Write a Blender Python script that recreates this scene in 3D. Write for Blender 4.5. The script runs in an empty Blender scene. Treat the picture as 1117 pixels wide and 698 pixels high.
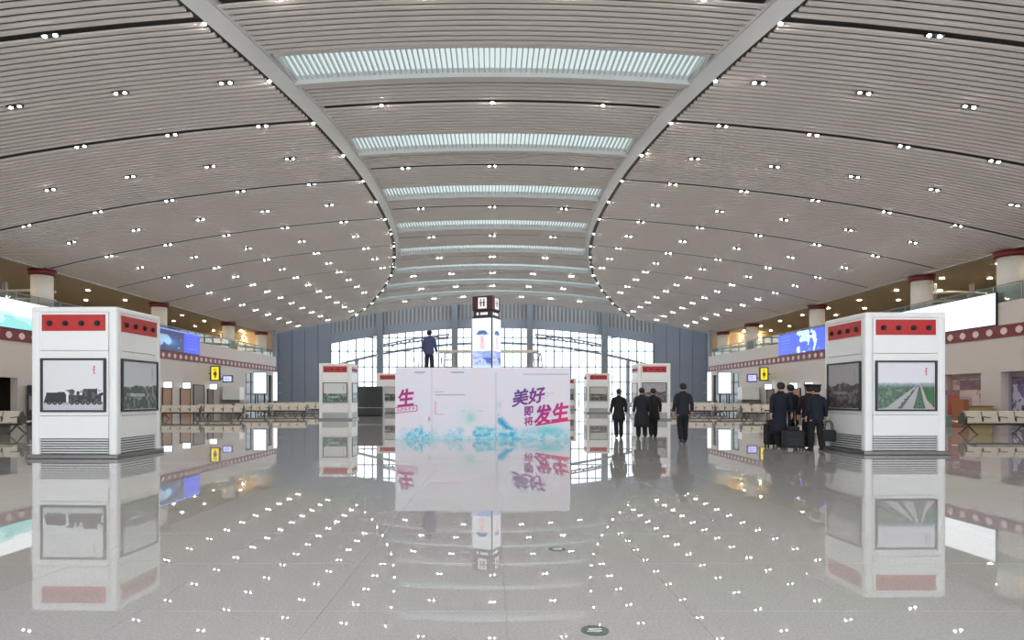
import bpy, bmesh, math, random
import numpy as np
from mathutils import Vector, Matrix
random.seed(7); rng = np.random.default_rng(7)
sc = bpy.context.scene
C = sc.collection
PI = math.pi

# ------------------------------------------------------------------ camera
F = 700.0; EYE = 1.4                    # focal length in pixels of the 1117 px frame, eye height
cam = bpy.data.cameras.new('camera'); cam_o = bpy.data.objects.new('camera', cam); C.objects.link(cam_o)
cam.sensor_width = 36; cam.lens = 36 * F / 1117
cam.shift_x = 21.5 / 1117; cam.shift_y = 84 / 1117
cam.clip_start = 0.1; cam.clip_end = 600
cam_o.location = (0, 0, EYE); cam_o.rotation_euler = (PI / 2, 0, 0)
sc.camera = cam_o
# ------------------------------------------------------------------ world (overcast daylight) and exposure
w = bpy.data.worlds.new('overcast'); sc.world = w; w.use_nodes = True
bg = w.node_tree.nodes['Background']; bg.inputs[0].default_value = (0.90, 0.95, 1.0, 1); bg.inputs[1].default_value = 2.6
sc.view_settings.view_transform = 'Standard'; sc.view_settings.look = 'None'
sc.view_settings.exposure = 0.48; sc.view_settings.gamma = 1.0; sc.view_settings.use_curve_mapping = False
LAMP = 350.0                            # radiance of the downlight lenses
SKYLIGHT = 0.66

# ------------------------------------------------------------------ materials
def lin(c):
    c = np.asarray(c, float) / 255.0
    return np.where(c <= 0.04045, c / 12.92, ((c + 0.055) / 1.055) ** 2.4)
MATS = {}
def mat(name, rgb, rough=0.5, metal=0.0, spec=0.5, var=0.04, scale=6.0, bump=0.0):
    if name in MATS: return MATS[name]
    m = bpy.data.materials.new(name); m.use_nodes = True; nt = m.node_tree; b = nt.nodes['Principled BSDF']
    l = lin(rgb)
    b.inputs['Roughness'].default_value = rough; b.inputs['Metallic'].default_value = metal
    b.inputs['Specular IOR Level'].default_value = spec
    tc = nt.nodes.new('ShaderNodeTexCoord'); nz = nt.nodes.new('ShaderNodeTexNoise'); nz.inputs['Scale'].default_value = scale
    nz.inputs['Detail'].default_value = 3
    nt.links.new(tc.outputs['Object'], nz.inputs['Vector'])
    mx = nt.nodes.new('ShaderNodeMix'); mx.data_type = 'RGBA'
    mx.inputs['A'].default_value = (*[float(x) for x in l * (1 - var)], 1); mx.inputs['B'].default_value = (*[float(min(1, x)) for x in l * (1 + var)], 1)
    nt.links.new(nz.outputs['Fac'], mx.inputs['Factor']); nt.links.new(mx.outputs['Result'], b.inputs['Base Color'])
    if bump:
        bp = nt.nodes.new('ShaderNodeBump'); bp.inputs['Strength'].default_value = bump; bp.inputs['Distance'].default_value = 0.01
        nt.links.new(nz.outputs['Fac'], bp.inputs['Height']); nt.links.new(bp.outputs['Normal'], b.inputs['Normal'])
    MATS[name] = m; return m
def emit(name, rgb, strength):
    if name in MATS: return MATS[name]
    m = bpy.data.materials.new(name); m.use_nodes = True; nt = m.node_tree; nt.nodes.clear()
    e = nt.nodes.new('ShaderNodeEmission'); o = nt.nodes.new('ShaderNodeOutputMaterial')
    e.inputs[0].default_value = (*[float(x) for x in lin(rgb)], 1); e.inputs[1].default_value = strength
    nt.links.new(e.outputs[0], o.inputs[0]); MATS[name] = m; return m
def glass(name, tint, refl=0.12, rough=0.02):
    m = bpy.data.materials.new(name); m.use_nodes = True; nt = m.node_tree; nt.nodes.clear()
    t = nt.nodes.new('ShaderNodeBsdfTransparent'); g = nt.nodes.new('ShaderNodeBsdfGlossy'); mx = nt.nodes.new('ShaderNodeMixShader'); o = nt.nodes.new('ShaderNodeOutputMaterial')
    t.inputs[0].default_value = (*tint, 1); g.inputs['Roughness'].default_value = rough; mx.inputs[0].default_value = refl
    nt.links.new(t.outputs[0], mx.inputs[1]); nt.links.new(g.outputs[0], mx.inputs[2]); nt.links.new(mx.outputs[0], o.inputs[0]); MATS[name] = m; return m
def printed(name, emission=0.0, rough=0.35):
    m = bpy.data.materials.new(name); m.use_nodes = True; nt = m.node_tree; b = nt.nodes['Principled BSDF']
    a = nt.nodes.new('ShaderNodeAttribute'); a.attribute_name = 'Col'
    b.inputs['Roughness'].default_value = rough
    if emission:
        b.inputs['Base Color'].default_value = (0.02, 0.02, 0.02, 1)
        nt.links.new(a.outputs['Color'], b.inputs['Emission Color']); b.inputs['Emission Strength'].default_value = emission
    else: nt.links.new(a.outputs['Color'], b.inputs['Base Color'])
    MATS[name] = m; return m

def floor_material():
    m = bpy.data.materials.new('polished_terrazzo'); m.use_nodes = True; nt = m.node_tree; b = nt.nodes['Principled BSDF']
    tc = nt.nodes.new('ShaderNodeTexCoord'); geo = nt.nodes.new('ShaderNodeNewGeometry')
    n1 = nt.nodes.new('ShaderNodeTexNoise'); n1.inputs['Scale'].default_value = 55; n1.inputs['Detail'].default_value = 4; n1.inputs['Roughness'].default_value = .7
    n2 = nt.nodes.new('ShaderNodeTexNoise'); n2.inputs['Scale'].default_value = .35; n2.inputs['Detail'].default_value = 3
    for n in (n1, n2): nt.links.new(geo.outputs['Position'], n.inputs['Vector'])
    r = nt.nodes.new('ShaderNodeValToRGB'); r.color_ramp.elements[0].position = .3; r.color_ramp.elements[1].position = .72
    a, c = lin((184, 182, 179)), lin((216, 215, 213))
    r.color_ramp.elements[0].color = (*a, 1); r.color_ramp.elements[1].color = (*c, 1)
    nt.links.new(n1.outputs['Fac'], r.inputs[0])
    mx = nt.nodes.new('ShaderNodeMix'); mx.data_type = 'RGBA'; mx.blend_type = 'MULTIPLY'; mx.inputs['Factor'].default_value = .22
    nt.links.new(r.outputs[0], mx.inputs['A']); nt.links.new(n2.outputs['Color'], mx.inputs['B']); 
    nt.links.new(mx.outputs['Result'], b.inputs['Base Color'])
    b.inputs['Roughness'].default_value = .012; b.inputs['IOR'].default_value = 1.55
    MATS['floor'] = m; return m
FLOOR = floor_material()
WHITE = mat('white_enamel', (240, 241, 240), .35, var=.015)
RED = mat('red_panel', (184, 10, 16), .35, var=.03)
DARK = mat('dark_metal', (48, 50, 52), .45)
BLACK = mat('black_plastic', (20, 20, 21), .5)
STEEL = mat('brushed_steel', (170, 170, 168), .3, 1.0)
SLAT = mat('ceiling_slat', (226, 218, 212), .6, .03, var=.02, scale=.6)
BACK = mat('ceiling_void', (78, 76, 74), .8)
TRIM = mat('ceiling_trim', (205, 205, 203), .45, var=.02)
GROOVE = mat('trim_groove', (62, 60, 58), .6)
WALL = mat('wall_panel', (196, 187, 180), .45, var=.03, scale=.8)
MAROON = mat('maroon_band', (112, 24, 34), .45)
BEIGE = mat('motif_plate', (214, 190, 184), .5)
SLATE = mat('slate_wall', (160, 165, 176), .6, var=.06, scale=.5)
SLATE2 = mat('slate_rib', (112, 117, 128), .6)
PIER = mat('grey_pier', (142, 148, 156), .55)
MULL = mat('mullion_metal', (84, 90, 98), .5)
BROWNC = mat('upper_ceiling', (176, 164, 142), .6)
BROWNW = mat('upper_wall', (128, 122, 116), .6, scale=.7, var=.15)
COLM = mat('column_paint', (222, 218, 210), .5)
CAPM = mat('column_cap_red', (100, 20, 24), .45)
SEATM = mat('seat_shell', (214, 206, 194), .35, .1, var=.03)
LEGM = mat('bench_leg', (92, 88, 84), .35, .8)
COAT = mat('black_cloth', (22, 22, 26), .85, bump=.3, scale=40)
COAT2 = mat('charcoal_cloth', (32, 33, 40), .85, bump=.3, scale=40)
NAVY = mat('navy_cloth', (20, 25, 40), .85, bump=.3, scale=40)
BLUEJ = mat('work_blue_cloth', (72, 78, 112), .85, bump=.3, scale=40)
SKIN = mat('skin', (200, 158, 134), .55)
HAIR = mat('black_hair', (22, 20, 20), .6, bump=.5, scale=60)
SHOE = mat('black_leather', (14, 14, 15), .3)
BAGM = mat('bag_fabric', (24, 24, 26), .7)
GLASSB = glass('balustrade_glass', (.80, .88, .87), .14)
GLASSW = glass('window_glass', (.93, .96, .97), .08)
LENS = emit('downlight_lens', (255, 250, 242), LAMP)
SKYP = emit('skylight_glazing', (232, 247, 248), SKYLIGHT)
LIT = emit('lit_sign', (244, 247, 255), 1.6)
LITW = emit('lit_panel', (240, 245, 255), 1.15)
WARM = emit('warm_lamp', (255, 226, 180), 150)
PRINT = printed('printed_sheet'); SCREEN = printed('screen_print', 1.0)
WOOD = mat('door_wood', (168, 128, 98), .5, var=.12, scale=3)
DOORG = mat('door_grey', (140, 130, 126), .5)
DARKDOOR = mat('door_dark', (58, 48, 46), .4)
ALU = mat('ladder_aluminium', (190, 190, 186), .35, .6)
TIMBER = mat('pale_timber', (206, 196, 172), .6, var=.1)

# ------------------------------------------------------------------ helpers
def tag(o, label=None, cat=None, group=None, kind=None):
    if label: o['label'] = label
    if cat: o['category'] = cat
    if group: o['group'] = group
    if kind: o['kind'] = kind
    return o
def link(name, me, parent=None, loc=None, rz=0):
    o = bpy.data.objects.new(name, me); C.objects.link(o)
    if parent is not None: o.parent = parent
    if loc is not None: o.location = loc
    if rz: o.rotation_euler.z = rz
    return o
def empty(name, loc=(0, 0, 0), rz=0):
    return link(name, None, None, loc, rz)
class MB:
    def __init__(s): s.v = []; s.f = []; s.sm = []
    def add(s, vs, fs, smooth=False):
        n = len(s.v); s.v += [tuple(v) for v in vs]; s.f += [tuple(i + n for i in f) for f in fs]; s.sm += [smooth] * len(fs); return s
    def box(s, x0, x1, y0, y1, z0, z1):
        return s.add([(x0, y0, z0), (x1, y0, z0), (x1, y1, z0), (x0, y1, z0), (x0, y0, z1), (x1, y0, z1), (x1, y1, z1), (x0, y1, z1)],
                     [(0, 3, 2, 1), (4, 5, 6, 7), (0, 1, 5, 4), (1, 2, 6, 5), (2, 3, 7, 6), (3, 0, 4, 7)])
    def cyl(s, a, b, r0, r1=None, n=12, cap=True):
        a, b = Vector(a), Vector(b); r1 = r0 if r1 is None else r1
        d = (b - a).normalized(); u = d.orthogonal().normalized(); w_ = d.cross(u)
        vs = [a + (u * math.cos(2 * PI * i / n) + w_ * math.sin(2 * PI * i / n)) * r0 for i in range(n)] + \
             [b + (u * math.cos(2 * PI * i / n) + w_ * math.sin(2 * PI * i / n)) * r1 for i in range(n)]
        s.add(vs, [(i, (i + 1) % n, n + (i + 1) % n, n + i) for i in range(n)], True)
        if cap:
            k = len(s.v) - 2 * n
            s.f += [tuple(k + i for i in range(n))[::-1], tuple(k + n + i for i in range(n))]; s.sm += [False, False]
        return s
    def tube(s, pts, rs, n=10, cap=True, sq=None):      # swept tube through points, radius each; sq = (sx, sy) flattening
        pts = [Vector(p) for p in pts]; k = len(s.v); m = len(pts)
        prev = None
        for i, p in enumerate(pts):
            d = (pts[min(i + 1, m - 1)] - pts[max(i - 1, 0)]).normalized()
            u = (d.orthogonal() if prev is None else prev - d * prev.dot(d)).normalized(); prev = u; w_ = d.cross(u)
            r = rs[i] if hasattr(rs, '__len__') else rs
            s.v += [tuple(p + (u * math.cos(2 * PI * j / n) + w_ * math.sin(2 * PI * j / n)) * r) for j in range(n)]
        for i in range(m - 1):
            for j in range(n):
                s.f.append((k + i * n + j, k + i * n + (j + 1) % n, k + (i + 1) * n + (j + 1) % n, k + (i + 1) * n + j)); s.sm.append(True)
        if cap:
            s.f += [tuple(k + j for j in range(n))[::-1], tuple(k + (m - 1) * n + j for j in range(n))]; s.sm += [False, False]
        return s
    def rings(s, rings, n=20, cap=(True, True)):        # loft of ellipses (cx, cy, z, rx, ry)
        k = len(s.v); m = len(rings)
        for (cx, cy, z, rx, ry) in rings:
            s.v += [(cx + rx * math.cos(2 * PI * j / n), cy + ry * math.sin(2 * PI * j / n), z) for j in range(n)]
        for i in range(m - 1):
            for j in range(n):
                s.f.append((k + i * n + j, k + i * n + (j + 1) % n, k + (i + 1) * n + (j + 1) % n, k + (i + 1) * n + j)); s.sm.append(True)
        if cap[0]: s.f.append(tuple(k + j for j in range(n))[::-1]); s.sm.append(False)
        if cap[1]: s.f.append(tuple(k + (m - 1) * n + j for j in range(n))); s.sm.append(False)
        return s
    def prism(s, poly, axis, a0, a1):                    # polygon extruded along an axis; poly in the other two axes
        n = len(poly)
        def P(p, a):
            return {'x': (a, p[0], p[1]), 'y': (p[0], a, p[1]), 'z': (p[0], p[1], a)}[axis]
        return s.add([P(p, a0) for p in poly] + [P(p, a1) for p in poly],
                     [tuple(range(n))[::-1], tuple(range(n, 2 * n))] + [(i, (i + 1) % n, n + (i + 1) % n, n + i) for i in range(n)])
    def mesh(s, name, m):
        me = bpy.data.meshes.new(name); me.from_pydata(s.v, [], s.f); me.polygons.foreach_set('use_smooth', s.sm)
        if m: me.materials.append(m)
        me.update(); return me
    def build(s, name, m, parent=None, loc=None, rz=0): return link(name, s.mesh(name, m), parent, loc, rz)
def box(name, x0, x1, y0, y1, z0, z1, m, parent=None):
    return MB().box(x0, x1, y0, y1, z0, z1).build(name, m, parent)
def rbox_mesh(name, sx, sy, sz, r, m, seg=2, vertical_only=False):
    bm = bmesh.new(); bmesh.ops.create_cube(bm, size=1)
    for v in bm.verts: v.co = Vector((v.co.x * sx, v.co.y * sy, v.co.z * sz))
    es = [e for e in bm.edges if (not vertical_only) or abs(e.verts[0].co.z - e.verts[1].co.z) > sz * .5]
    bmesh.ops.bevel(bm, geom=es, offset=r, segments=seg, affect='EDGES', profile=.5)
    me = bpy.data.meshes.new(name); bm.to_mesh(me); bm.free(); me.materials.append(m); return me
def rbox(name, cx, cy, cz, sx, sy, sz, r, m, parent=None, seg=2, vertical_only=False):
    return link(name, rbox_mesh(name, sx, sy, sz, r, m, seg, vertical_only), parent, (cx, cy, cz))
def copy_tree(o, parent=None):
    c = o.copy(); C.objects.link(c)
    if parent is not None: c.parent = parent
    for ch in list(o.children): copy_tree(ch, c)
    return c
ORD = ['first', 'second', 'third', 'fourth', 'fifth', 'sixth', 'seventh', 'eighth', 'ninth', 'tenth', 'eleventh', 'twelfth', 'thirteenth', 'fourteenth',
       'fifteenth', 'sixteenth', 'seventeenth', 'eighteenth', 'nineteenth', 'twentieth', 'twenty-first', 'twenty-second', 'twenty-third', 'twenty-fourth']
def px(x, d): return (x - 537) / F * d
def pz(y, d): return EYE + (433 - y) / F * d

# ---- flat prints: a colour raster carried by a fine grid mesh
class Art:
    def __init__(s, w_, h_, base):
        s.w, s.h = w_, h_; s.a = np.empty((h_, w_, 3)); s.a[:] = base
        s.X, s.Y = np.meshgrid((np.arange(w_) + .5) / w_, (np.arange(h_) + .5) / h_)   # y down
    def put(s, mask, col, al=1.0):
        m = np.clip(mask * al, 0, 1)[..., None]; s.a = s.a * (1 - m) + np.asarray(col, float) * m; return s
    def rect(s, x0, x1, y0, y1, col, al=1.0): return s.put(((s.X >= x0) & (s.X <= x1) & (s.Y >= y0) & (s.Y <= y1)).astype(float), col, al)
    def disc(s, cx, cy, rx, ry, col, al=1.0): return s.put((((s.X - cx) / rx) ** 2 + ((s.Y - cy) / ry) ** 2 <= 1).astype(float), col, al)
    def soft(s, cx, cy, rx, ry, col, al=1.0): return s.put(np.exp(-(((s.X - cx) / rx) ** 2 + ((s.Y - cy) / ry) ** 2)), col, al)
    def poly(s, pts, col, al=1.0):
        ins = np.zeros(s.X.shape, bool); n = len(pts)
        for i in range(n):
            (xa, ya), (xb, yb) = pts[i], pts[(i + 1) % n]
            if ya == yb: continue
            c = ((ya > s.Y) != (yb > s.Y)) & (s.X < (xb - xa) * (s.Y - ya) / (yb - ya) + xa); ins ^= c
        return s.put(ins.astype(float), col, al)
    def noise(s, n, seed, oct_=3):
        r = np.random.default_rng(seed); out = np.zeros((s.h, s.w)); amp = 1; tot = 0
        for k in range(oct_):
            gx = max(2, int(n * 2 ** k)); gy = max(2, int(n * 2 ** k * s.h / s.w) + 1)
            g = r.random((gy + 2, gx + 2)); fx = s.X * gx; fy = s.Y * gy; ix = fx.astype(int); iy = fy.astype(int); tx = fx - ix; ty = fy - iy
            tx = tx * tx * (3 - 2 * tx); ty = ty * ty * (3 - 2 * ty)
            out += amp * ((g[iy, ix] * (1 - tx) + g[iy, ix + 1] * tx) * (1 - ty) + (g[iy + 1, ix] * (1 - tx) + g[iy + 1, ix + 1] * tx) * ty); tot += amp; amp *= .55
        return out / tot
    def mesh(s, name, w_, h_, m):       # front face looks to -y, centred on x, z from 0 to h_; a thin sheet with a back
        nx, ny = s.w, s.h
        xs = np.linspace(-w_ / 2, w_ / 2, nx + 1); zs_ = np.linspace(h_, 0, ny + 1)
        V = np.zeros(((nx + 1) * (ny + 1), 3)); V[:, 0] = np.tile(xs, ny + 1); V[:, 2] = np.repeat(zs_, nx + 1)
        i = np.arange(nx * ny); r = i // nx; c = i % nx; a = r * (nx + 1) + c
        Fc = np.stack([a, a + nx + 1, a + nx + 2, a + 1], 1)
        n0 = len(V); t = .008
        V = np.vstack([V, [[-w_ / 2, t, 0], [w_ / 2, t, 0], [w_ / 2, t, h_], [-w_ / 2, t, h_]]])
        faces = Fc.tolist() + [[n0, n0 + 3, n0 + 2, n0 + 1]]
        me = bpy.data.meshes.new(name); me.from_pydata(V.tolist(), [], faces); me.materials.append(m)
        at = me.color_attributes.new('Col', 'FLOAT_COLOR', 'CORNER')
        cols = np.ones((nx * ny * 4 + 4, 4)); cols[:nx * ny * 4, :3] = np.repeat(lin(s.a.reshape(-1, 3)), 4, axis=0); cols[nx * ny * 4:, :3] = .6
        at.data.foreach_set('color', cols.ravel().astype(np.float32)); me.update(); return me

# =================================================================== FLOOR
HALF = 23.3                             # side walls at x = -HALF and HALF
T = 1.2
fl = box('floor', -36, 36, -14, 110, -.40, -.006, mat('floor_bed', (190, 187, 183), .5)); tag(fl, 'pale grey polished terrazzo floor of the hall', 'floor', kind='structure')
tm = rbox_mesh('floor_tile', T - .002, T - .002, .02, .0006, FLOOR, 1)
tiles = []
for j in range(-12, 76):
    for i in range(-31, 31):
        cx, cy = .09 + (i + .5) * T, 3.0 + (j + .5) * T
        tiles.append((cx, cy))
vis = [t for t in tiles if t[1] > 3.3 and -(t[1] * .80 + .6) < t[0] < t[1] * .86 + .6 and abs(t[0]) < HALF]
vis.sort(key=lambda t: t[1]); near = set(vis[:290])
for (cx, cy) in near: link('floor_tile', tm, fl, (cx, cy, -.01))
mb = MB()
h2 = T / 2 - .001
for (cx, cy) in tiles:
    if (cx, cy) not in near:
        mb.add([(cx - h2, cy - h2, 0), (cx + h2, cy - h2, 0), (cx + h2, cy + h2, 0), (cx - h2, cy + h2, 0)], [(0, 1, 2, 3)])
tag(mb.build('floor_tile_field', FLOOR, fl), kind='stuff')

# =================================================================== CEILING
BAY = 6.197; SEAM0 = 22.59; SKY0 = 19.1; YEND = 71.0; YBEG = SEAM0 - 2 * BAY
XEDGE = 24.3
def zs(x): return 11.8 - .0065 * x * x
def zw(x): return 11.3 - .005 * x * x
_d = [2, 9, 13, 16.5, 19.7, 22.5, 25.4, 28.2, 31.5, 34.6, 37.7, 41, 43.8, 47.1, 50, 53.3, 56.6, 59.7, 63.8, 67.6, 71.5]
_x = [11.2, 9.3, 8.3, 7.49, 6.87, 6.42, 6.1, 5.93, 5.87, 5.92, 6.07, 6.39, 6.79, 7.37, 7.94, 8.83, 9.78, 10.83, 12.26, 14.0, 16.2]
def XT(d):
    return float(sum(np.interp(d + k, _d, _x) for k in (-1.2, -.6, 0, .6, 1.2)) / 5)
def strip_mesh(name, xa, xb, y0, y1, zf, th, m, n=10):    # curved bar from xa to xb, depth y0..y1
    k = MB(); vs = []; fs = []
    for i in range(n + 1):
        x = xa + (xb - xa) * i / n; z = zf(x); vs += [(x, y0, z), (x, y1, z), (x, y1, z + th), (x, y0, z + th)]
    for i in range(n):
        a = 4 * i; b = a + 4
        for j in range(4): fs.append((a + j, b + j, b + (j + 1) % 4, a + (j + 1) % 4))
    fs += [(0, 1, 2, 3), (4 * n + 3, 4 * n + 2, 4 * n + 1, 4 * n)]
    k.add(vs, fs); return k.mesh(name, m)
def WB(y): return .38      # width of groove and pale band
seams = [SEAM0 + BAY * k for k in range(-2, 9)]
def slat_rows():
    out = []
    for k in range(len(seams)):
        a = seams[k] + .09; b = (seams[k] + BAY) - .09; n = 24; p = (b - a) / n
        for i in range(n):
            y0 = a + i * p + .055; y1 = a + (i + 1) * p - .055
            if y1 < YEND - .1: out.append((y0, y1))
    return out
ROWS = slat_rows()
def sheet(name, fa, fb, y0, y1, zf, dz, m, parent, nx=10, ny=40):
    vs = []; fs = []
    for j in range(ny + 1):
        y = y0 + (y1 - y0) * j / ny
        for i in range(nx + 1):
            x = fa(y) + (fb(y) - fa(y)) * i / nx; vs.append((x, y, zf(x) + dz))
    for j in range(ny):
        for i in range(nx):
            a = j * (nx + 1) + i; fs.append((a, a + nx + 1, a + nx + 2, a + 1))
    n0 = len(vs); vs += [(x, y, z + .12) for (x, y, z) in vs]; fs += [tuple(n0 + q for q in f[::-1]) for f in fs]
    return MB().add(vs, fs).build(name, m, parent)
wings = {}
for s, side in ((-1, 'left'), (1, 'right')):
    wg = empty('ceiling_' + side); wings[s] = wg
    tag(wg, f'slatted grey ceiling wing curving down to the {side} wall', 'ceiling', kind='structure')
    sheet('backing', lambda y: s * XT(y), lambda y: s * XEDGE, YBEG - .3, YEND, zw, .14, BACK, wg)
    for (y0, y1) in ROWS:
        link('slat', strip_mesh('slat', s * XT((y0 + y1) / 2), s * XEDGE, y0, y1, zw, .05, SLAT, 9), wg)
    # outer edge and far end
    MB().add([(s * XEDGE, YBEG, zw(XEDGE) - .03), (s * (XEDGE + .12), YBEG, zw(XEDGE) - .03), (s * (XEDGE + .12), YBEG, zw(XEDGE) + .5), (s * XEDGE, YBEG, zw(XEDGE) + .5),
              (s * XEDGE, YEND, zw(XEDGE) - .03), (s * (XEDGE + .12), YEND, zw(XEDGE) - .03), (s * (XEDGE + .12), YEND, zw(XEDGE) + .5), (s * XEDGE, YEND, zw(XEDGE) + .5)],
             [(0, 1, 2, 3), (7, 6, 5, 4), (0, 4, 5, 1), (1, 5, 6, 2), (2, 6, 7, 3), (3, 7, 4, 0)]).build('edge_strip', TRIM, wg)
    link('end_fascia', strip_mesh('end_fascia', s * XT(YEND), s * XEDGE, YEND - .05, YEND + .12, lambda x: zw(x) - .06, .6, TRIM, 12), wg)
    # curved trim between the wing and the middle vault
    tr = empty('trim_1' if s < 0 else 'trim_2'); tag(tr, f'pale curved ceiling trim with a dark groove along the {side} wing', 'ceiling trim', kind='structure')
    ys = np.linspace(YBEG - .3, YEND, 130)
    def loft(name, prof, m):
        vs = []; fs = []
        for y in ys:
            X = XT(y); P = prof(X, WB(y)); np_ = len(P); vs += [(s * a, y, b) for a, b in P]
        for j in range(len(ys) - 1):
            for i in range(np_):
                a = j * np_ + i; b = j * np_ + (i + 1) % np_; fs.append((a, b, b + np_, a + np_))
        fs += [tuple(range(np_)), tuple(range((len(ys) - 1) * np_, len(ys) * np_))[::-1]]
        MB().add(vs, fs, False).build(name, m, tr)
    loft('groove', lambda X, W: [(X, zw(X) + .06), (X - .22, zw(X) + .06), (X - .22, zw(X) + .3), (X, zw(X) + .3)], GROOVE)
    loft('trim_band', lambda X, W: [(X - .22, zw(X) - .06), (X - W, zs(X - W) - .06), (X - W - .06, zs(X - W) - .06), (X - W - .06, zs(X) + .4), (X - .22, zs(X) + .4)], TRIM)
cc = empty('ceiling_vault'); tag(cc, 'slatted middle ceiling vault crossed by glazed skylights', 'ceiling', kind='structure')
def sky_at(y0, y1):
    k = (((y0 + y1) / 2 - SKY0) % BAY)
    if y1 > SKY0 + BAY * 8 - 1: return False
    return -.14 < (k if k < BAY / 2 else k - BAY) and k < 1.5 + .26 or k > BAY - .14
ylist = [YBEG] + [SKY0 + BAY * k for k in range(-1, 9)]
for (y0, y1) in ROWS:
    if not sky_at(y0, y1):
        X = XT((y0 + y1) / 2) - WB(y0) - .03
        link('slat', strip_mesh('slat', -X, X, y0, y1, zs, .05, SLAT, 10), cc)
yb = YBEG - .3
for k in range(-1, 9):
    a = SKY0 + BAY * k if k < 8 else YEND + 1
    e = min(a - .1, YEND)
    if e > yb: sheet('backing', lambda y: -(XT(y) - WB(y) + .05), lambda y: XT(y) - WB(y) + .05, yb, e, zs, .14, BACK, cc, 12, 6)
    yb = a + 1.75
link('end_fascia', strip_mesh('end_fascia', -XT(YEND), XT(YEND), YEND - .05, YEND + .12, lambda x: zs(x) - .06, .7, TRIM, 20), cc)
FIN = mat('skylight_fin', (214, 222, 222), .5)
nsk = 0
for k in range(-1, 8):
    a = SKY0 + BAY * k; b = a + 1.5
    if b > YEND - 1: break
    X = XT(a + .7) - WB(a) - .05
    so = empty('skylight'); nsk += 1
    tag(so, f'curved glazed skylight strip with louvre fins, {ORD[nsk - 1]} across the middle vault from the front', 'skylight', 'skylights across the vault', kind='thing')
    link('glazing', strip_mesh('glazing', -X, X, a, b, lambda x: zs(x) + .17, .05, SKYP, 14), so)
    link('frame_bar', strip_mesh('frame_bar', -X, X, a - .12, a, lambda x: zs(x) - .01, .3, TRIM, 14), so)
    link('frame_bar', strip_mesh('frame_bar', -X, X, b, b + .24, lambda x: zs(x) - .12, .4, TRIM, 14), so)
    for sx in (-1, 1): box('frame_end', sx * X - .05, sx * X + .05, a - .1, b + .22, zs(X) - .03, zs(X) + .42, TRIM, so)
    n = int(2 * X / .165); joined = MB(); fm = MB().box(-.017, .017, a, b, .02, .14).mesh('fin', FIN)
    for i in range(1, n):
        x = -X + 2 * X * i / n
        if k in (0, 1): link('fin', fm, so, (x, 0, zs(x) + .0))
        else: joined.box(x - .017, x + .017, a, b, zs(x) + .02, zs(x) + .14)
    if joined.v: tag(joined.build('fin_set', FIN, so), kind='stuff')
# plain ceiling over the hall behind the viewpoint and the roof above everything
pc = MB()
for (xa, xb) in ((-24.3, -16), (-16, -8), (-8, 0), (0, 8), (8, 16), (16, 24.3)):
    pc.add([(xa, -8, zw(xa)), (xb, -8, zw(xb)), (xb, YBEG - .2, zw(xb)), (xa, YBEG - .2, zw(xa)), (xa, -8, zw(xa) + .2), (xb, -8, zw(xb) + .2), (xb, YBEG - .2, zw(xb) + .2), (xa, YBEG - .2, zw(xa) + .2)],
           [(0, 1, 2, 3), (7, 6, 5, 4), (0, 4, 5, 1), (2, 6, 7, 3), (1, 5, 6, 2), (3, 7, 4, 0)])
tag(pc.build('ceiling_rear', SLAT), 'plain grey ceiling over the hall entrance', 'ceiling', kind='structure')
tag(MB().box(-36, 36, -8, 75.5, 15.6, 16.0).build('roof', mat('roof_deck', (120, 120, 122), .7)), 'flat roof deck over the hall', 'roof', kind='structure')

rl = empty('window_4'); tag(rl, 'glazed rooflight added out of view to brighten the far end of the hall', 'window', kind='structure')  # unseen roof glazing, added to let sky light onto the far wall
for i in range(24): box('pane', -36 + 3 * i + .05, -33 + 3 * i - .05, 75.5, 79.0, 15.7, 15.73, GLASSW, rl)
for i in range(25): box('glazing_bar', -36 + 3 * i - .05, -36 + 3 * i + .05, 75.5, 79.0, 15.6, 15.8, MULL, rl)
tag(box('roof_far', -36, 36, 79.0, 84, 15.6, 16.0, MATS['roof_deck']), 'roof deck over the far wall', 'roof', kind='structure')
# ---- downlights
hm = rbox_mesh('housing', .46, .19, .05, .012, BLACK, 1)
lm = MB().cyl((0, 0, 0), (0, 0, -.018), .046, n=10).mesh('lamp', LENS)
hm1 = MB().cyl((0, 0, .02), (0, 0, -.02), .075, n=14).mesh('housing', DARK)
def downlight(x, y, z, tilt, label, group, twin=True):
    o = empty('downlight', (x, y, z)); o.rotation_euler.y = tilt
    tag(o, label, 'downlight', group)
    link('housing', hm if twin else hm1, o, (0, 0, -.005))
    for dx in ((-.135, .135) if twin else (0,)): link('lamp', lm, o, (dx, 0, -.022))
    return o
for s, side in ((-1, 'left'), (1, 'right')):
    nr = 0
    for r in range(-3, 16):
        y = SEAM0 + r * BAY / 2
        if y > YEND - .8: break
        nr += 1; nc = 0
        for c in range(6):
            x = 8.1 + 3.2 * c
            if x < XT(y) + .6 or x > 23.9: continue
            if y < 13.5 and x > 10.5: continue
            if y < 16.5 and x > 14.0: continue
            nc += 1
            downlight(s * x, y, zw(x) - .012, s * math.atan(.01 * x), f'twin downlight in {side} ceiling wing, {ORD[nr - 1]} row from front, {ORD[nc - 1]} from curved trim', 'twin downlights in the ceiling wings')
    for i in range(19):
        y = 13.4 + 3.08 * i
        if y > YEND - 1: break
        X = XT(y) - .11
        downlight(s * X, y, zw(X) - .02, 0, f'single spot in groove of {side} curved ceiling trim, {ORD[i]} from front', 'spots along the curved trims', False)
nr = 0
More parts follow.
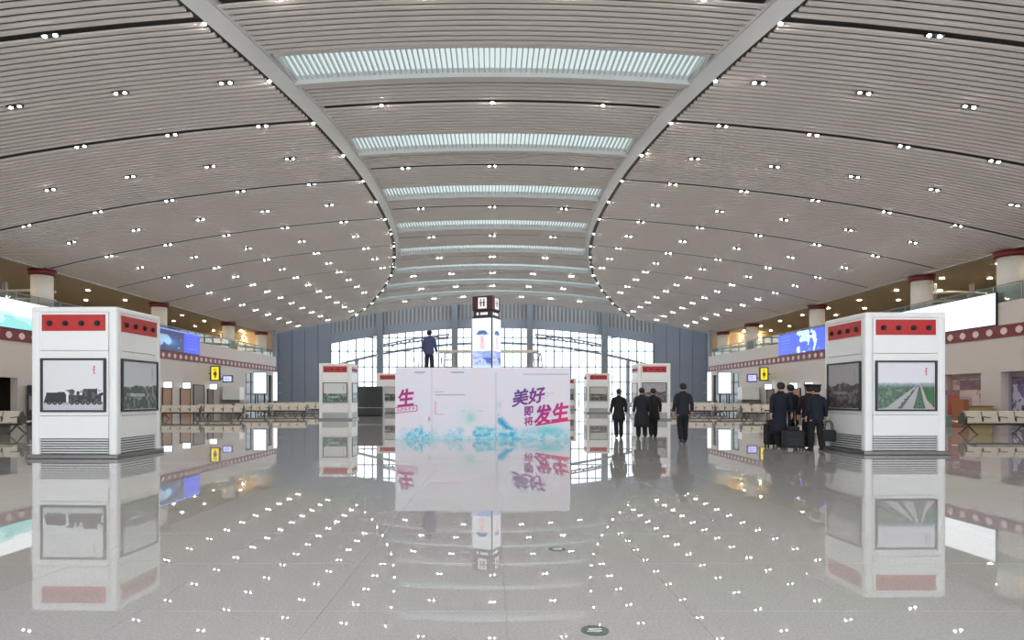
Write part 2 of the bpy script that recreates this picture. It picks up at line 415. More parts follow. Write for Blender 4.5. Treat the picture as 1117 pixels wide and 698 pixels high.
for k in range(-1, 8):
    y = SEAM0 + BAY * k
    if y > YEND - .8: break
    nr += 1
    xs_ = (-3.9, 0, 3.9) if k != -1 else (-5.4, -1.8, 1.8, 5.4)
    if y > 50: xs_ = (-6.6, -3.4, 0, 3.4, 6.6)
    if y > 60: xs_ = (-9, -6, -3, 0, 3, 6, 9)
    for i, x in enumerate(xs_):
        downlight(x, y, zs(x) - .014, math.atan(.013 * x), f'downlight in middle vault, {ORD[nr - 1]} row from the front, {ORD[i]} from the left', 'downlights in the middle vault', k > 0)

# =================================================================== SIDE WALLS
ZB0, ZB1, ZT = 4.12, 4.68, 5.73
YW0, YW1 = -8.0, 69.0
def side_wall(s, side, openings):
    wl = empty('wall_' + side); tag(wl, f'beige panelled side wall under the {side} gallery', 'wall', kind='structure')
    x0, x1 = sorted((s * HALF, s * (HALF + .35)))
    y = YW0
    for (a, b, top) in openings:
        if a > y: box('wall_panel', x0, x1, y, a, 0, ZB0, WALL, wl)
        box('lintel', x0, x1, a, b, top, ZB0, WALL, wl); y = b
    if y < YW1: box('wall_panel', x0, x1, y, YW1, 0, ZB0, WALL, wl)
    box('gallery_fascia', x0, x1, YW0, YW1, ZB1, ZT, WALL, wl)
    bd = box('band', *sorted((s * (HALF - .05), s * (HALF + .35))), YW0, YW1, ZB0, ZB1, MAROON, wl)
    me = MB().prism([(-.19, -.06), (-.06, -.16), (.06, -.16), (.19, -.06), (.19, .06), (.06, .16), (-.06, .16), (-.19, .06)], 'x', -.015, .015).mesh('motif', BEIGE)
    y = 26.6
    while y < YW1 - .3:
        link('motif', me, bd, (s * (HALF - .06), y, (ZB0 + ZB1) / 2)); y += .85
    # gallery floor, rear wall, ceiling
    gs = box('floor_gallery_' + side, *sorted((s * (HALF + .35), s * 31.5)), YW0, YW1, ZB1 + .3, ZT, mat('gallery_floor', (130, 124, 116), .35)); tag(gs, f'upper gallery floor slab on the {side}', 'floor', kind='structure')
    gc = box('ceiling_gallery_' + side, *sorted((s * (XEDGE + .12), s * 31.5)), YW0, YW1, zw(XEDGE) - .02, zw(XEDGE) + .25, BROWNC); tag(gc, f'olive brown ceiling over the {side} gallery', 'ceiling', kind='structure')
    gw = box('wall_gallery_' + side, *sorted((s * 31.5, s * 31.8)), YW0, YW1, 0, zw(XEDGE) + .2, BROWNW); tag(gw, f'dark rear wall of the {side} gallery', 'wall', kind='structure')
    ge = box('wall_gallery_end_' + side, *sorted((s * (HALF + .0), s * 34)), YW1 + .02, YW1 + .3, 0, 14.5, SLATE); tag(ge, f'slate grey end wall closing the {side} gallery', 'wall', kind='structure')
    box('upper_panel', *sorted((s * (HALF + .36), s * 31.5)), YW1 - .06, YW1 + .01, ZT + .001, zw(XEDGE) - .03, mat('gallery_cream', (186, 168, 140), .6), ge)
    # glass balustrade
    bl = empty('balustrade'); tag(bl, f'glass balustrade with steel rail along the {side} gallery edge', 'balustrade', 'gallery balustrades')
    pm = MB().box(-.012, .012, -.76, .76, 0, .72).mesh('glass_panel', GLASSB); po = MB().box(-.025, .025, -.02, .02, 0, .78).mesh('post', STEEL)
    y = 22.0
    while y < YW1 - 1:
        link('glass_panel', pm, bl, (s * (HALF + .12), y + .8, ZT + .02)); link('post', po, bl, (s * (HALF + .15), y, ZT)); y += 1.6
    MB().cyl((s * (HALF + .13), 21, ZT + .8), (s * (HALF + .13), YW1, ZT + .8), .03, n=8).build('handrail', STEEL, bl)
    return wl
LO = [(28.2, 31.5, 2.35), (60.6, 67.9, 3.7)]
RO = [(27.6, 29.4, 2.55), (30.6, 33.3, 2.55), (60.6, 67.9, 3.7)]
side_wall(-1, 'left', LO); side_wall(1, 'right', RO)
# dark glazed bays at the far end of both walls
nwin = 2
for s, side in ((-1, 'left'), (1, 'right')):
    wn = empty(f'window_{nwin}', (s * (HALF + .2), 64.25, 0)); nwin += 1; tag(wn, f'tall dark glazed bay at the far end of the {side} wall', 'window', kind='structure')
    gl = mat('dark_glass', (46, 56, 68), .08)
    for i in range(4):
        y = -3.65 + 7.3 * i / 4; box('pane', -.02, .02, y + .03, y + 7.3 / 4 - .03, .02, 3.68, gl, wn)
    for i in range(5):
        y = -3.65 + 7.3 * i / 4; box('mullion', -.07, .07, max(-3.65, y - .04), min(3.65, y + .04), 0, 3.7, SLATE2, wn)
# doors in the side walls
def door(n, s, y0, y1, h_, m, label):
    d = empty(f'door_{n}', (s * HALF, (y0 + y1) / 2, 0)); w_ = (y1 - y0) / 2; tag(d, label, 'door', kind='structure')
    box('door_leaf', *sorted((-s * .005, -s * .05)), -w_, w_, .01, h_, m, d)
    for yy in (-w_ - .04, w_ + .04): box('door_frame', *sorted((-s * .002, -s * .08)), yy - .04, yy + .04, 0, h_ + .08, DARK, d)
    box('door_frame', *sorted((-s * .002, -s * .08)), -w_, w_, h_ + .005, h_ + .08, DARK, d)
    MB().cyl((-s * .10, w_ - .12, 1.0), (-s * .10, w_ - .12, 1.25), .02, n=8).build('handle', STEEL, d)
    return d
door(1, -1, 45.3, 46.5, 2.0, WOOD, 'timber door in left wall below the blue screen, nearest the camera')
door(2, -1, 47.9, 49.4, 2.0, WOOD, 'wider timber door in left wall below the blue screen')
door(3, -1, 50.0, 51.7, 2.3, DOORG, 'tall grey door in left wall without a lit sign')
door(4, -1, 52.5, 53.4, 2.0, DOORG, 'narrow grey door in left wall beside the yellow sign')
door(5, 1, 46.2, 47.6, 2.0, WOOD, 'timber door in right wall behind the capped couple')
door(6, 1, 48.5, 49.8, 2.0, WOOD, 'timber door in right wall beside the two coated walkers')
door(7, 1, 53.1, 54.3, 2.0, DOORG, 'grey door in right wall beside the yellow sign')
def lit_box(s, y0, y1, z0, z1, label, m=LIT):
    o = empty('lit_sign', (s * (HALF - .09), (y0 + y1) / 2, z0)); tag(o, label, 'sign', 'lit signs over the doors'); w_ = (y1 - y0) / 2
    box('casing', *sorted((0, s * .085)), -w_ - .03, w_ + .03, -.03, z1 - z0 + .03, DARK, o); box('light_panel', *sorted((0, -s * .03)), -w_, w_, 0, z1 - z0, m, o)
    box('light_face', *sorted((-s * .03, s * .05)), -w_, w_, 0, z1 - z0, m, o) if False else None
    return o
def lit_hang(x0, x1, y, z0, z1, label, m=LIT):
    o = empty('lit_sign', ((x0 + x1) / 2, y, z0)); tag(o, label, 'sign', 'lit signs over the doors'); w_ = (x1 - x0) / 2
    box('casing', -w_ - .03, w_ + .03, .0, .08, -.03, z1 - z0 + .03, DARK, o); box('light_panel', -w_, w_, -.02, .0, 0, z1 - z0, m, o); return o
for s, side, lst in ((-1, 'left', ((45.4, 'nearest'), (48.2, 'middle'), (52.8, 'farthest'))), (1, 'right', ((46.5, 'nearest'), (48.9, 'middle'), (53.4, 'farthest')))):
    for d, wd in lst:
        a, b = sorted((s * (HALF - .64), s * (HALF - .06)))
        lit_hang(a, b, d, 2.06, 2.46, f'{wd} of three white lit signs projecting over the doors in the {side} wall')

# shops and openings
def alcove(s, y0, y1, h_, m, label, n, dp=2.4):
    o = empty(f'wall_alcove_{n}', (s * (HALF + .35), 0, 0)); tag(o, label, 'wall', kind='structure')
    mg = 1.2 if dp > 1 else .05
    box('back_panel', *sorted((s * dp, s * (dp + .1))), y0 - mg, y1 + mg, 0, h_ + .3, m, o)
    for y in (y0 - mg, y1 + mg): box('side_panel', *sorted((s * .0, s * dp)), y - .05, y + .05, 0, h_ + .3, m, o)
    box('soffit', *sorted((s * .0, s * (dp + .1))), y0 - mg, y1 + mg, h_ + .3, h_ + .4, WALL, o)
    return o
alcove(-1, 28.2, 31.5, 2.35, DARKDOOR, 'dark brown doorway recess at the left edge of the wall', 1)
alcove(1, 27.6, 29.4, 2.55, mat('shop_grey', (168, 160, 170), .6), 'grey shop recess at the right edge of the wall', 2, .2)
alcove(1, 30.6, 33.3, 2.55, mat('shop_pink', (196, 164, 158), .6), 'pinkish shop recess behind the large white kiosk', 3, .2)
ls = empty('lit_plaque', (-25.95, 30.2, 1.95)); tag(ls, 'small white plaque high in the dark left doorway', 'sign'); box('plaque', -.3, .3, -.02, .02, 0, .16, LITW, ls); box('backing', -.34, .34, .02, .05, -.04, .2, DARK, ls); ls.rotation_euler.z = .0

# =================================================================== BACK WALL
YB = 82.0
wb = empty('wall_back', (0, YB, 0)); tag(wb, 'far end wall of slate panels around the arched glazing', 'wall', kind='structure')
for s in (-1, 1):
    x0, x1 = 20.6, 34.0; n = 8
    for i in range(n):
        a = x0 + (x1 - x0) * i / n; b = x0 + (x1 - x0) * (i + 1) / n
        box('wall_panel', *sorted((s * (a + .03), s * (b - .03))), 0, .3, 0, 15.5, SLATE, wb)
    box('panel_backing', *sorted((s * x0, s * x1)), .1, .3, 0, 15.5, SLATE2, wb)
    box('return_wall', *sorted((s * 27.6, s * 27.9)), -12.7, 0, 0, 15.5, SLATE, wb)
def ztop(x): return 10.2 - 2.0 * (x / 20.6) ** 2
def zband(x): return 11.35 - 2.0 * (x / 20.6) ** 2
def arch(name, za, zb_, y0, y1, m, n=30):
    vs = []; fs = []
    for i in range(n + 1):
        x = -20.6 + 41.2 * i / n; vs += [(x, y0, za(x)), (x, y1, za(x)), (x, y1, zb_(x)), (x, y0, zb_(x))]
    for i in range(n):
        a = 4 * i; b = a + 4
        for j in range(4): fs.append((a + j, b + j, b + (j + 1) % 4, a + (j + 1) % 4))
    fs += [(0, 1, 2, 3), (4 * n + 3, 4 * n + 2, 4 * n + 1, 4 * n)]
    MB().add(vs, fs).build(name, m, wb)
arch('arch_beam', ztop, zband, -.35, .15, SLATE)
arch('upper_cladding', zband, lambda x: 15.5, .0, .2, mat('upper_cladding', (150, 150, 150), .6))
for i in range(81):
    x = -20.3 + 40.6 * i / 80
    box('cladding_rib', x - .13, x + .13, -.12, .0, zband(x), 15.4, mat('cladding_rib', (180, 180, 180), .5), wb)
wi = empty('window_1', (0, YB, 0)); tag(wi, 'arched glass curtain wall at the far end of the hall', 'window', kind='structure')
ZR = [0.05, 1.75, 3.3, 5.25, 7.25, 9.0, 10.3]
NX = 39; pw = 41.2 / NX
for i in range(NX):
    xa = -20.6 + i * pw
    for j in range(len(ZR) - 1):
        zm = min(ZR[j + 1], max(ztop(xa), ztop(xa + pw)) + .2)
        if zm > ZR[j] + .1: box('pane', xa + .03, xa + pw - .03, .02, .04, ZR[j] + .02, zm - .02, GLASSW, wi)
for i in range(NX + 1):
    x = -20.6 + i * pw; k = .075 if i % 2 else .05
    box('mullion', x - k, x + k, -.05, .09, 0, ztop(x) + .1, MULL, wi)
for j, z in enumerate(ZR[1:-1]):
    hw = 20.6 if z < 8.1 else 20.6 * math.sqrt((10.2 - z) / 2.0)
    box('transom', -hw, hw, -.045, .085, z - .07, z + .07, MULL, wi)
for x in (-14.2, -4.75, 4.75, 14.2):
    o = empty('column', (x, YB - .75, 0)); tag(o, f'grey square pier before the far glazing, {["first", "second", "third", "fourth"][int((x + 14.3) / 9.4)]} from the left', 'column', 'piers of the far glazing', kind='structure')
    box('shaft', -.38, .38, -.35, .35, 0, 15.5, PIER, o); box('plinth', -.44, .44, -.41, .41, 0, .25, SLATE2, o)
# outside: forecourt and arched canopy beyond the glass
GR = mat('forecourt', (176, 178, 180), .8)
tag(box('ground_outside', -120, 120, 110, 300, -.3, -.02, GR), 'pale paved forecourt outside the far glazing', 'ground', kind='structure')
cn = empty('canopy', (0, 97, 0)); tag(cn, 'arched steel canopy seen outside through the far glazing', 'canopy')
def zc(x): return 9.4 - 2.9 * (x / 22.0) ** 2
CAN = mat('canopy_steel', (96, 102, 110), .6)
link('canopy_arch', strip_mesh('canopy_arch', -24, 24, -.3, .3, zc, .32, CAN, 26), cn)
for s in (-1, 1):
    tr = link('truss_chord', strip_mesh('truss_chord', s * 6.5, s * 17, -.15, .15, lambda x: zc(x) + 1.75 - .02 * abs(x), .22, CAN, 8), cn)
    link('truss_chord', strip_mesh('truss_chord', s * 6.5, s * 17, -.15, .15, lambda x: zc(x) + .95 + .012 * abs(x), .22, CAN, 8), cn)
    for i in range(11):
        xa = s * (6.5 + i * .95); xb = s * (6.5 + (i + 1) * .95)
        za_, zb_ = (zc(xa) + 1.0, zc(xb) + 1.6) if i % 2 else (zc(xa) + 1.6, zc(xb) + 1.0)
        MB().cyl((xa, 0, za_), (xb, 0, zb_), .09, n=6).build('truss_web', CAN, cn)
    for x in (20.5,): MB().cyl((s * x, 0, -.02), (s * x, 0, zc(x) + .1), .28, n=12).build('canopy_post', CAN, cn)

# =================================================================== GALLERY COLUMNS AND LAMPS
for s, side, ds in ((-1, 'left', (35.0, 47.3, 59.7, 68.2)), (1, 'right', (30.4, 36.7, 48.5, 60.7, 68.2))):
    for i, d in enumerate(ds):
        x = s * (HALF + 1.25); o = empty('column', (x, d, ZT)); top = zw(XEDGE) - .05 - ZT
        tag(o, f'round cream column with red cap on the {side} gallery, {ORD[i]} from the front', 'column', 'gallery columns', kind='structure')
        MB().cyl((0, 0, 0), (0, 0, top - .28), .53, n=28).build('shaft', COLM, o)
        MB().rings([(0, 0, top - .30, .60, .60), (0, 0, top - .26, .66, .66), (0, 0, top, .68, .68)], 28).build('cap', CAPM, o)
        MB().cyl((0, 0, 0), (0, 0, .16), .58, n=28).build('base_ring', STEEL, o)
gl_m = MB().cyl((0, 0, 0), (0, 0, -.015), .11, n=10).mesh('lamp', emit('gallery_lamp', (255, 232, 196), 200))
ring_m = MB().cyl((0, 0, .0), (0, 0, -.01), .15, n=14).mesh('housing', TRIM)
for s, side in ((-1, 'left'), (1, 'right')):
    n = 0
    for d in np.arange(29.0, 68, 4.2):
        for j, x in enumerate((26.2, 29.0)):
            o = empty('gallery_light', (s * x, float(d), zw(XEDGE) - .02)); tag(o, f'round gallery ceiling lamp, {side} side, {ORD[n]} from front, {"inner" if j == 0 else "outer"} row', 'ceiling lamp', 'lamps over the galleries')
            link('housing', ring_m, o); link('lamp', gl_m, o, (0, 0, -.01))
        n += 1
    for i, x in enumerate((24.9, 26.7, 28.7)):
        o = empty('wall_lamp', (s * x, YW1 - .08, 7.75)); tag(o, f'warm wall lamp at the far end of the {side} gallery, {ORD[i]} from the hall', 'wall lamp', 'warm gallery wall lamps')
        box('bracket', -.05, .05, -.16, .02, -.04, .04, DARK, o); MB().cyl((0, -.24, -.1), (0, -.24, .12), .08, n=12).build('lamp_body', DARK, o)
        MB().cyl((0, -.24, -.1), (0, -.24, -.13), .07, n=12).build('lamp_lens', WARM, o); MB().cyl((0, -.24, .12), (0, -.24, .15), .07, n=12).build('lamp_lens', WARM, o)
# steel rack frames on the galleries
for s, side, d in ((-1, 'left', 37.0), (1, 'right', 37.6)):
    o = empty('steel_frame', (s * 27.0, d, ZT)); tag(o, f'grey steel frame with pale curved rails on the {side} gallery', 'frame')
    for x in (-1.1, 1.1): box('post', x - .09, x + .09, -.09, .09, 0, 2.3, PIER, o)
    for z in (.75, 1.2, 1.7): MB().tube([(-1.9, -.1, z), (-1.0, -.18, z + .06), (0, -.2, z + .08), (1.0, -.18, z + .06), (1.9, -.1, z)], .07, 8).build('rail', COLM, o)

# =================================================================== SCREENS
def screen(s, y0, y1, z0, z1, art, label):
    o = empty('screen', (s * (HALF - .1), (y0 + y1) / 2, z0)); tag(o, label, 'screen', 'wall screens'); L = y1 - y0
    box('casing', *sorted((s * .02, s * .09)), -L / 2 - .04, L / 2 + .04, -.04, z1 - z0 + .04, BLACK, o)
    me = art.mesh('display', L, z1 - z0, SCREEN); p = link('display', me, o, (0, 0, 0), PI / 2 if s > 0 else -PI / 2)
    p.rotation_euler.z = -PI / 2 if s > 0 else PI / 2
    return o
# seen from the hall: left wall shows y increasing to the right, right wall y increasing to the left
A = Art(120, 30, (246, 252, 255)); A.put((A.noise(4, 3) > .52) * (A.Y > .45), (150, 222, 214), .7).put((A.noise(7, 9) > .6) * (A.Y > .55), (90, 176, 176), .5).rect(0, 1, 0, .06, (255, 255, 255))
screen(-1, 25.0, 35.6, 4.74, 6.12, A, 'pale white and teal screen on left wall nearest the camera')
A = Art(110, 30, (250, 252, 255)); A.put((A.noise(3, 5) > .56) * 1.0, (236, 240, 248), .7)
screen(1, 29.6, 38.2, 4.74, 6.2, A, 'blank white screen on right wall nearest the camera')
A = Art(120, 32, (44, 62, 214)); A.rect(.1, .68, 0, 1, (16, 24, 74)); n_ = A.noise(6, 4)
A.soft(.42, .58, .15, .2, (60, 130, 200), .9).put(((n_ > .58) & (abs(A.X - .42) < .22) & (abs(A.Y - .55) < .28)), (190, 228, 250), .6)
for k in range(5): A.rect(.74, .96, .12 + .16 * k, .16 + .16 * k, (120, 140, 250), .5)
A.rect(0, 1, 0, .05, (110, 140, 240))
screen(-1, 42.6, 50.9, 4.74, 6.3, A, 'blue screen with glowing cyan shape on the left wall')
A = Art(120, 32, (58, 84, 226)); n_ = A.noise(8, 8)
A.put(((n_ > .42) & (abs(A.X - .52) < .2 - .1 * abs(A.Y - .5))), (214, 240, 250), .9).put(((n_ > .6) & (abs(A.X - .5) < .26)), (170, 210, 250), .7)
for k in range(5): A.rect(.06, .24, .14 + .15 * k, .18 + .15 * k, (120, 146, 250), .5)
screen(1, 43.4, 52.0, 4.74, 6.36, A, 'blue screen with white splash figure on the right wall')
# end light boxes
for s, side in ((-1, 'left'), (1, 'right')):
    d = 62.0
    a, b = sorted((s * (HALF - 1.45), s * (HALF - .25)))
    o = empty('light_box', ((a + b) / 2, d, 0)); tag(o, f'white lit advertising panel at the far end of the {side} wall', 'light box', 'lit panels at the far end')
    box('lit_face', a - (a + b) / 2, b - (a + b) / 2, -.03, 0, 1.75, 3.75, LITW, o); box('casing', a - (a + b) / 2 - .06, b - (a + b) / 2 + .06, 0, .18, 1.68, 3.82, DARK, o)
    for x in (-.45, .45): box('leg', x - .05, x + .05, .02, .14, 0, 1.68, DARK, o)
    o = empty('light_pillar', (s * (HALF - .15), 68.5, 0)); tag(o, f'slim white lit pillar closing the {side} wall', 'light pillar', 'lit pillars at the far end')
    box('lit_face', -.16, .16, -.14, .1, 1.0, 4.05, LITW, o); box('base', -.16, .16, -.14, .14, 0, 1.0, SLATE2, o)
    for z in (1.9, 2.9): box('crossbar', -.65, .65, -.03, .03, z - .06, z + .06, mat('pale_bar', (190, 196, 206), .4), o)

# =================================================================== HANGING SIGNS
def pict_sign(x0, x1, y, z0, z1, base, col, label, figure):
    o = empty('projecting_sign', ((x0 + x1) / 2, y, z0)); w_ = x1 - x0; h_ = z1 - z0; tag(o, label, 'sign')
    rbox('casing', 0, .07, h_ / 2, w_, .12, h_, .03, DARK, o)
    A = Art(int(40 * w_) + 6, int(40 * h_) + 6, base)
    if figure:
        A.rect(.12, .88, .06, .94, col); A.disc(.5, .24, .17, .1, (40, 36, 20)).poly([(.36, .38), (.66, .38), (.72, .62), (.3, .62)], (60, 54, 24)).rect(.4, .5, .62, .86, (60, 54, 24)).rect(.54, .64, .62, .78, (60, 54, 24)).disc(.5, .24, .1, .06, col)
    else:
        A.rect(.1, .9, .12, .88, col).rect(.2, .55, .3, .4, (120, 128, 220)).rect(.2, .7, .55, .65, (120, 128, 220))
    s = 1 if x0 > 0 else -1; box('wall_bracket', *sorted((0, s * (HALF + .01) - o.location.x)), .13, .17, h_ * .5 - .04, h_ * .5 + .04, DARK, o)
    link('sign_face', A.mesh('sign_face', w_ - .06, h_ - .06, SCREEN), o, (0, 0, .03))
    return o
pict_sign(-23.15, -22.3, 52.6, 2.72, 3.95, (30, 28, 22), (246, 214, 40), 'yellow pictogram sign in black frame projecting from the left wall', True)
pict_sign(-22.28, -21.4, 52.9, 2.6, 3.2, (70, 70, 90), (196, 204, 252), 'small bluish lit sign beside the left yellow sign', False)
pict_sign(22.3, 23.1, 53.6, 2.75, 3.9, (30, 28, 22), (246, 214, 40), 'yellow pictogram sign in black frame projecting from the right wall', True)
pict_sign(21.4, 22.28, 53.9, 2.65, 3.35, (70, 70, 90), (196, 190, 252), 'small violet lit sign beside the right yellow sign', False)
for s, side, d in ((-1, 'left', 55.4), (1, 'right', 56.0)):
    x = s * 22.35; o = empty('counter_booth', (x, d, 0)); tag(o, f'white boxy service booth against the {side} wall', 'booth', 'white service booths')
    rbox('body', 0, 0, .55, 1.5, 1.0, 1.1, .03, DOORG, o); rbox('hood', 0, 0, 1.72, 1.5, 1.0, 1.1, .04, WHITE, o); box('counter_ledge', -.78, .78, -.7, -.5, 1.05, 1.15, DARK, o)

# =================================================================== KIOSKS
KH, KW, KD = 3.45, 1.98, 1.85
def seal(A): A.rect(.835, .865, .10, .15, (206, 60, 66), .8).rect(.83, .87, .17, .21, (206, 60, 66), .8).rect(.837, .862, .22, .27, (206, 80, 80), .7)
def art_loco():
    A = Art(104, 78, (226, 228, 230)); A.put((A.Y > .85) * 1.0, (196, 198, 204)); A.rect(.0, 1, .86, .9, (150, 152, 160), .6)
    X0 = A.X; A.X = (A.X - .5) / 1.14 + .49; K = (44, 46, 54); n = A.noise(22, 3)
    A.poly([(.06, .86), (.1, .66), (.36, .64), (.39, .7), (.39, .86)], K).rect(.42, .9, .7, .86, K).poly([(.62, .72), (.64, .58), (.84, .57), (.85, .72)], K).poly([(.85, .68), (.97, .63), (.96, .68), (.88, .74)], K)
    A.poly([(.38, .61), (.48, .58), (.52, .62), (.49, .7), (.44, .7), (.43, .64)], (70, 72, 80)).rect(.54, .58, .63, .72, K)
    for x in (.14, .22, .3, .47, .55, .63, .71, .8, .88): A.disc(x, .86, .035, .045, (30, 31, 36)); A.disc(x, .86, .016, .02, (104, 106, 112))
    A.put(((n > .56) & (A.Y > .6) & (A.Y < .84) & (A.X > .42) & (A.X < .9)), (104, 112, 112), .6); A.X = X0; seal(A); return A
def art_road():
    A = Art(104, 78, (226, 226, 234)); g = np.clip((A.Y - .42) / .12, 0, 1); A.put(g, (86, 112, 96)); n = A.noise(26, 5); A.put((n > .5) * g, (52, 86, 60), .7).put((n > .6) * g * (A.X < .5), (180, 184, 186), .5)
    A.put(g * np.exp(-((A.Y - .46) / .05) ** 2), (150, 166, 190), .7)
    A.poly([(.70, .47), (.735, .47), (.62, 1.0), (.12, 1.0)], (176, 176, 182)).poly([(.716, .47), (.722, .47), (.42, 1.), (.34, 1.)], (90, 110, 92)).poly([(.74, .47), (.76, .47), (.86, .8), (1, 1.), (.84, 1.)], (188, 178, 176))
    for k in range(16):
        t = rng.random(); A.disc(.7 - .34 * t + .04 * (rng.random() - .5), .5 + .48 * t, .012 + .008 * t, .012, (70, 74, 90))
    A.poly([(.78, .55), (1, .6), (1, .9), (.86, .72)], (46, 112, 62), .8); seal(A); return A
def art_land(sky, land, seed, hz=.55):
    A = Art(80, 60, sky); n = A.noise(5, seed); m = (A.Y > hz + .14 * (n - .5)); A.put(m * 1.0, land); q = A.noise(16, seed + 1); A.put(m & (q > .52), np.array(land) * .6, .8)
    A.put(m & (q < .4), np.clip(np.array(land) * 1.6, 0, 255), .5); A.rect(.2, .62, hz + .16, hz + .24, np.clip(np.array(land) * 1.9, 0, 240), .7)
    for k in range(5): A.rect(.85, .87, .1 + .07 * k, .14 + .07 * k, (110, 108, 112), .7)
    return A
ARTS = {'loco': art_loco(), 'road': art_road(), 'mill': art_land((206, 212, 216), (110, 120, 116), 3, .5), 'town': art_land((168, 164, 168), (92, 84, 88), 6, .45),
        'bridge': art_land((214, 218, 218), (96, 120, 108), 11, .55), 'hills': art_land((196, 196, 192), (104, 104, 98), 14, .5)}
PW, PH = 1.38, 1.10
ART_ME = {k: a.mesh('poster', PW, PH, PRINT) for k, a in ARTS.items()}
post_me = rbox_mesh('corner_post', .2, .2, KH - .22, .06, WHITE, 3, True)
def ring_bar(name, w_, h_, t, dp, m, parent, z0):          # rectangular frame facing -y
    mb = MB()
    o = [(-w_ / 2, 0), (w_ / 2, 0), (w_ / 2, h_), (-w_ / 2, h_)]; i_ = [(-w_ / 2 + t, t), (w_ / 2 - t, t), (w_ / 2 - t, h_ - t), (-w_ / 2 + t, h_ - t)]
    vs = [(x, -dp, z + z0) for x, z in o] + [(x, -dp, z + z0) for x, z in i_] + [(x, 0, z + z0) for x, z in o] + [(x, 0, z + z0) for x, z in i_]
    fs = []
    for k in range(4):
        j = (k + 1) % 4; fs += [(k, j, 4 + j, 4 + k), (8 + k, 12 + k, 12 + j, 8 + j), (k, 8 + k, 8 + j, j), (4 + k, 4 + j, 12 + j, 12 + k)]
    return mb.add(vs, fs).build(name, m, parent)
noz = MB().cyl((0, 0, 0), (0, -.03, 0), .062, n=12).cyl((0, -.03, 0), (0, -.05, .0), .045, .03, n=12).mesh('nozzle', BLACK)
slat_me = MB().box(-.74, .74, -.04, .0, 0, .03).mesh('slat', mat('grille_slat', (214, 216, 216), .35, .2))
def kiosk(cx, yf, rz, arts, label, faces=4):
    o = empty('climate_kiosk', (cx, yf + KD / 2, 0), rz); tag(o, label, 'kiosk', 'white air conditioning kiosks')
    rbox('plinth', 0, 0, .05, KW + .12, KD + .12, .1, .02, mat('plinth_steel', (128, 128, 128), .35, .7), o)
    box('core', -KW / 2 + .09, KW / 2 - .09, -KD / 2 + .09, KD / 2 - .09, .1, KH - .14, WHITE, o)
    for sx in (-1, 1):
        for sy in (-1, 1): link('corner_post', post_me, o, (sx * (KW / 2 - .1), sy * (KD / 2 - .1), (KH - .22) / 2 + .1))
    rbox('top_cap', 0, 0, KH - .07, KW, KD, .14, .05, WHITE, o, 3)
    for k in range(faces):
        w_, dist = (KW, KD / 2) if k % 2 == 0 else (KD, KW / 2)
        f = box('face_panel', -w_ / 2 + .2, w_ / 2 - .2, -.045, .04, 2.46, KH - .14, WHITE, o)     # upper panel is the carrier of the face
        f.location = (0, 0, 0); R = Matrix.Rotation(k * PI / 2, 4, 'Z') @ Matrix.Translation((0, -dist + .055, 0)); f.matrix_local = R
        box('middle_panel', -w_ / 2 + .2, w_ / 2 - .2, -.045, .04, .98, 2.445, WHITE, f); box('lower_panel', -w_ / 2 + .2, w_ / 2 - .2, -.045, .04, .46, .965, WHITE, f)
        box('red_panel', -.73, .73, -.062, -.045, 2.90, 3.27, RED, f)
        for x in (-.55, -.185, .185, .55): link('nozzle', noz, f, (x, -.06, 3.07))
        ring_bar('poster_frame', 1.50, 1.22, .045, .045, DARK, f, 1.06).location.y = -.045
        box('poster_mat', -.715, .715, -.06, -.045, 1.10, 2.24, mat('mat_board', (236, 237, 238), .6), f)
        link('poster', ART_ME[arts[k % len(arts)]], f, (0, -.072, 1.12))
        box('grille_void', -w_ / 2 + .2, w_ / 2 - .2, .0, .03, .11, .45, DARK, f)
        for i in range(6): link('grille_slat', slat_me, f, (0, 0, .125 + i * .056)).scale.x = (w_ / 2 - .2) / .74
    return o
kiosk((-10.50 - 8.44) / 2, 14.55, math.radians(-1.5), ['loco', 'mill', 'hills', 'town'], 'large white kiosk on the left with a steam locomotive picture')
kiosk((9.0 + 10.95) / 2, 15.5, math.radians(1.0), ['road', 'hills', 'mill', 'town'], 'large white kiosk on the right with a green highway picture')
kiosk(-9.55, 39.0, 0, ['bridge', 'mill', 'hills', 'town'], 'distant white kiosk beside the dark cabinet on the left')
kiosk(9.85, 39.0, 0, ['town', 'bridge', 'hills', 'hills'], 'distant white kiosk directly behind the pair in long coats')
kiosk(9.1, 55.0, 0, ['hills', 'bridge', 'town', 'town'], 'small far white kiosk left of the lone walker in knee coat')
kiosk(-8.9, 55.0, 0, ['hills', 'bridge', 'town', 'town'], 'small far white kiosk between the dark cabinet and the hoarding')
kiosk(8.15, 70.0, 0, ['town', 'bridge', 'hills', 'hills'], 'farthest white kiosk peeping out beside the right end of the hoarding')
# dark cabinet
o = empty('dark_cabinet', (-8.95, 47.3, 0)); tag(o, 'tall dark grey cabinet with a pale line beside the distant kiosk', 'cabinet')
rbox('body', 0, 0, 1.13, 1.9, .9, 2.1, .03, mat('cabinet_grey', (58, 62, 62), .4), o); box('plinth', -.9, .9, -.4, .4, 0, .1, BLACK, o)
box('trim_line', -.95, .95, -.462, -.45, .60, .64, STEEL, o); 
for x in (-.475, .475): box('door', x - .46, x + .46, -.458, -.45, .7, 2.12, mat('cabinet_door', (50, 54, 55), .35), o)

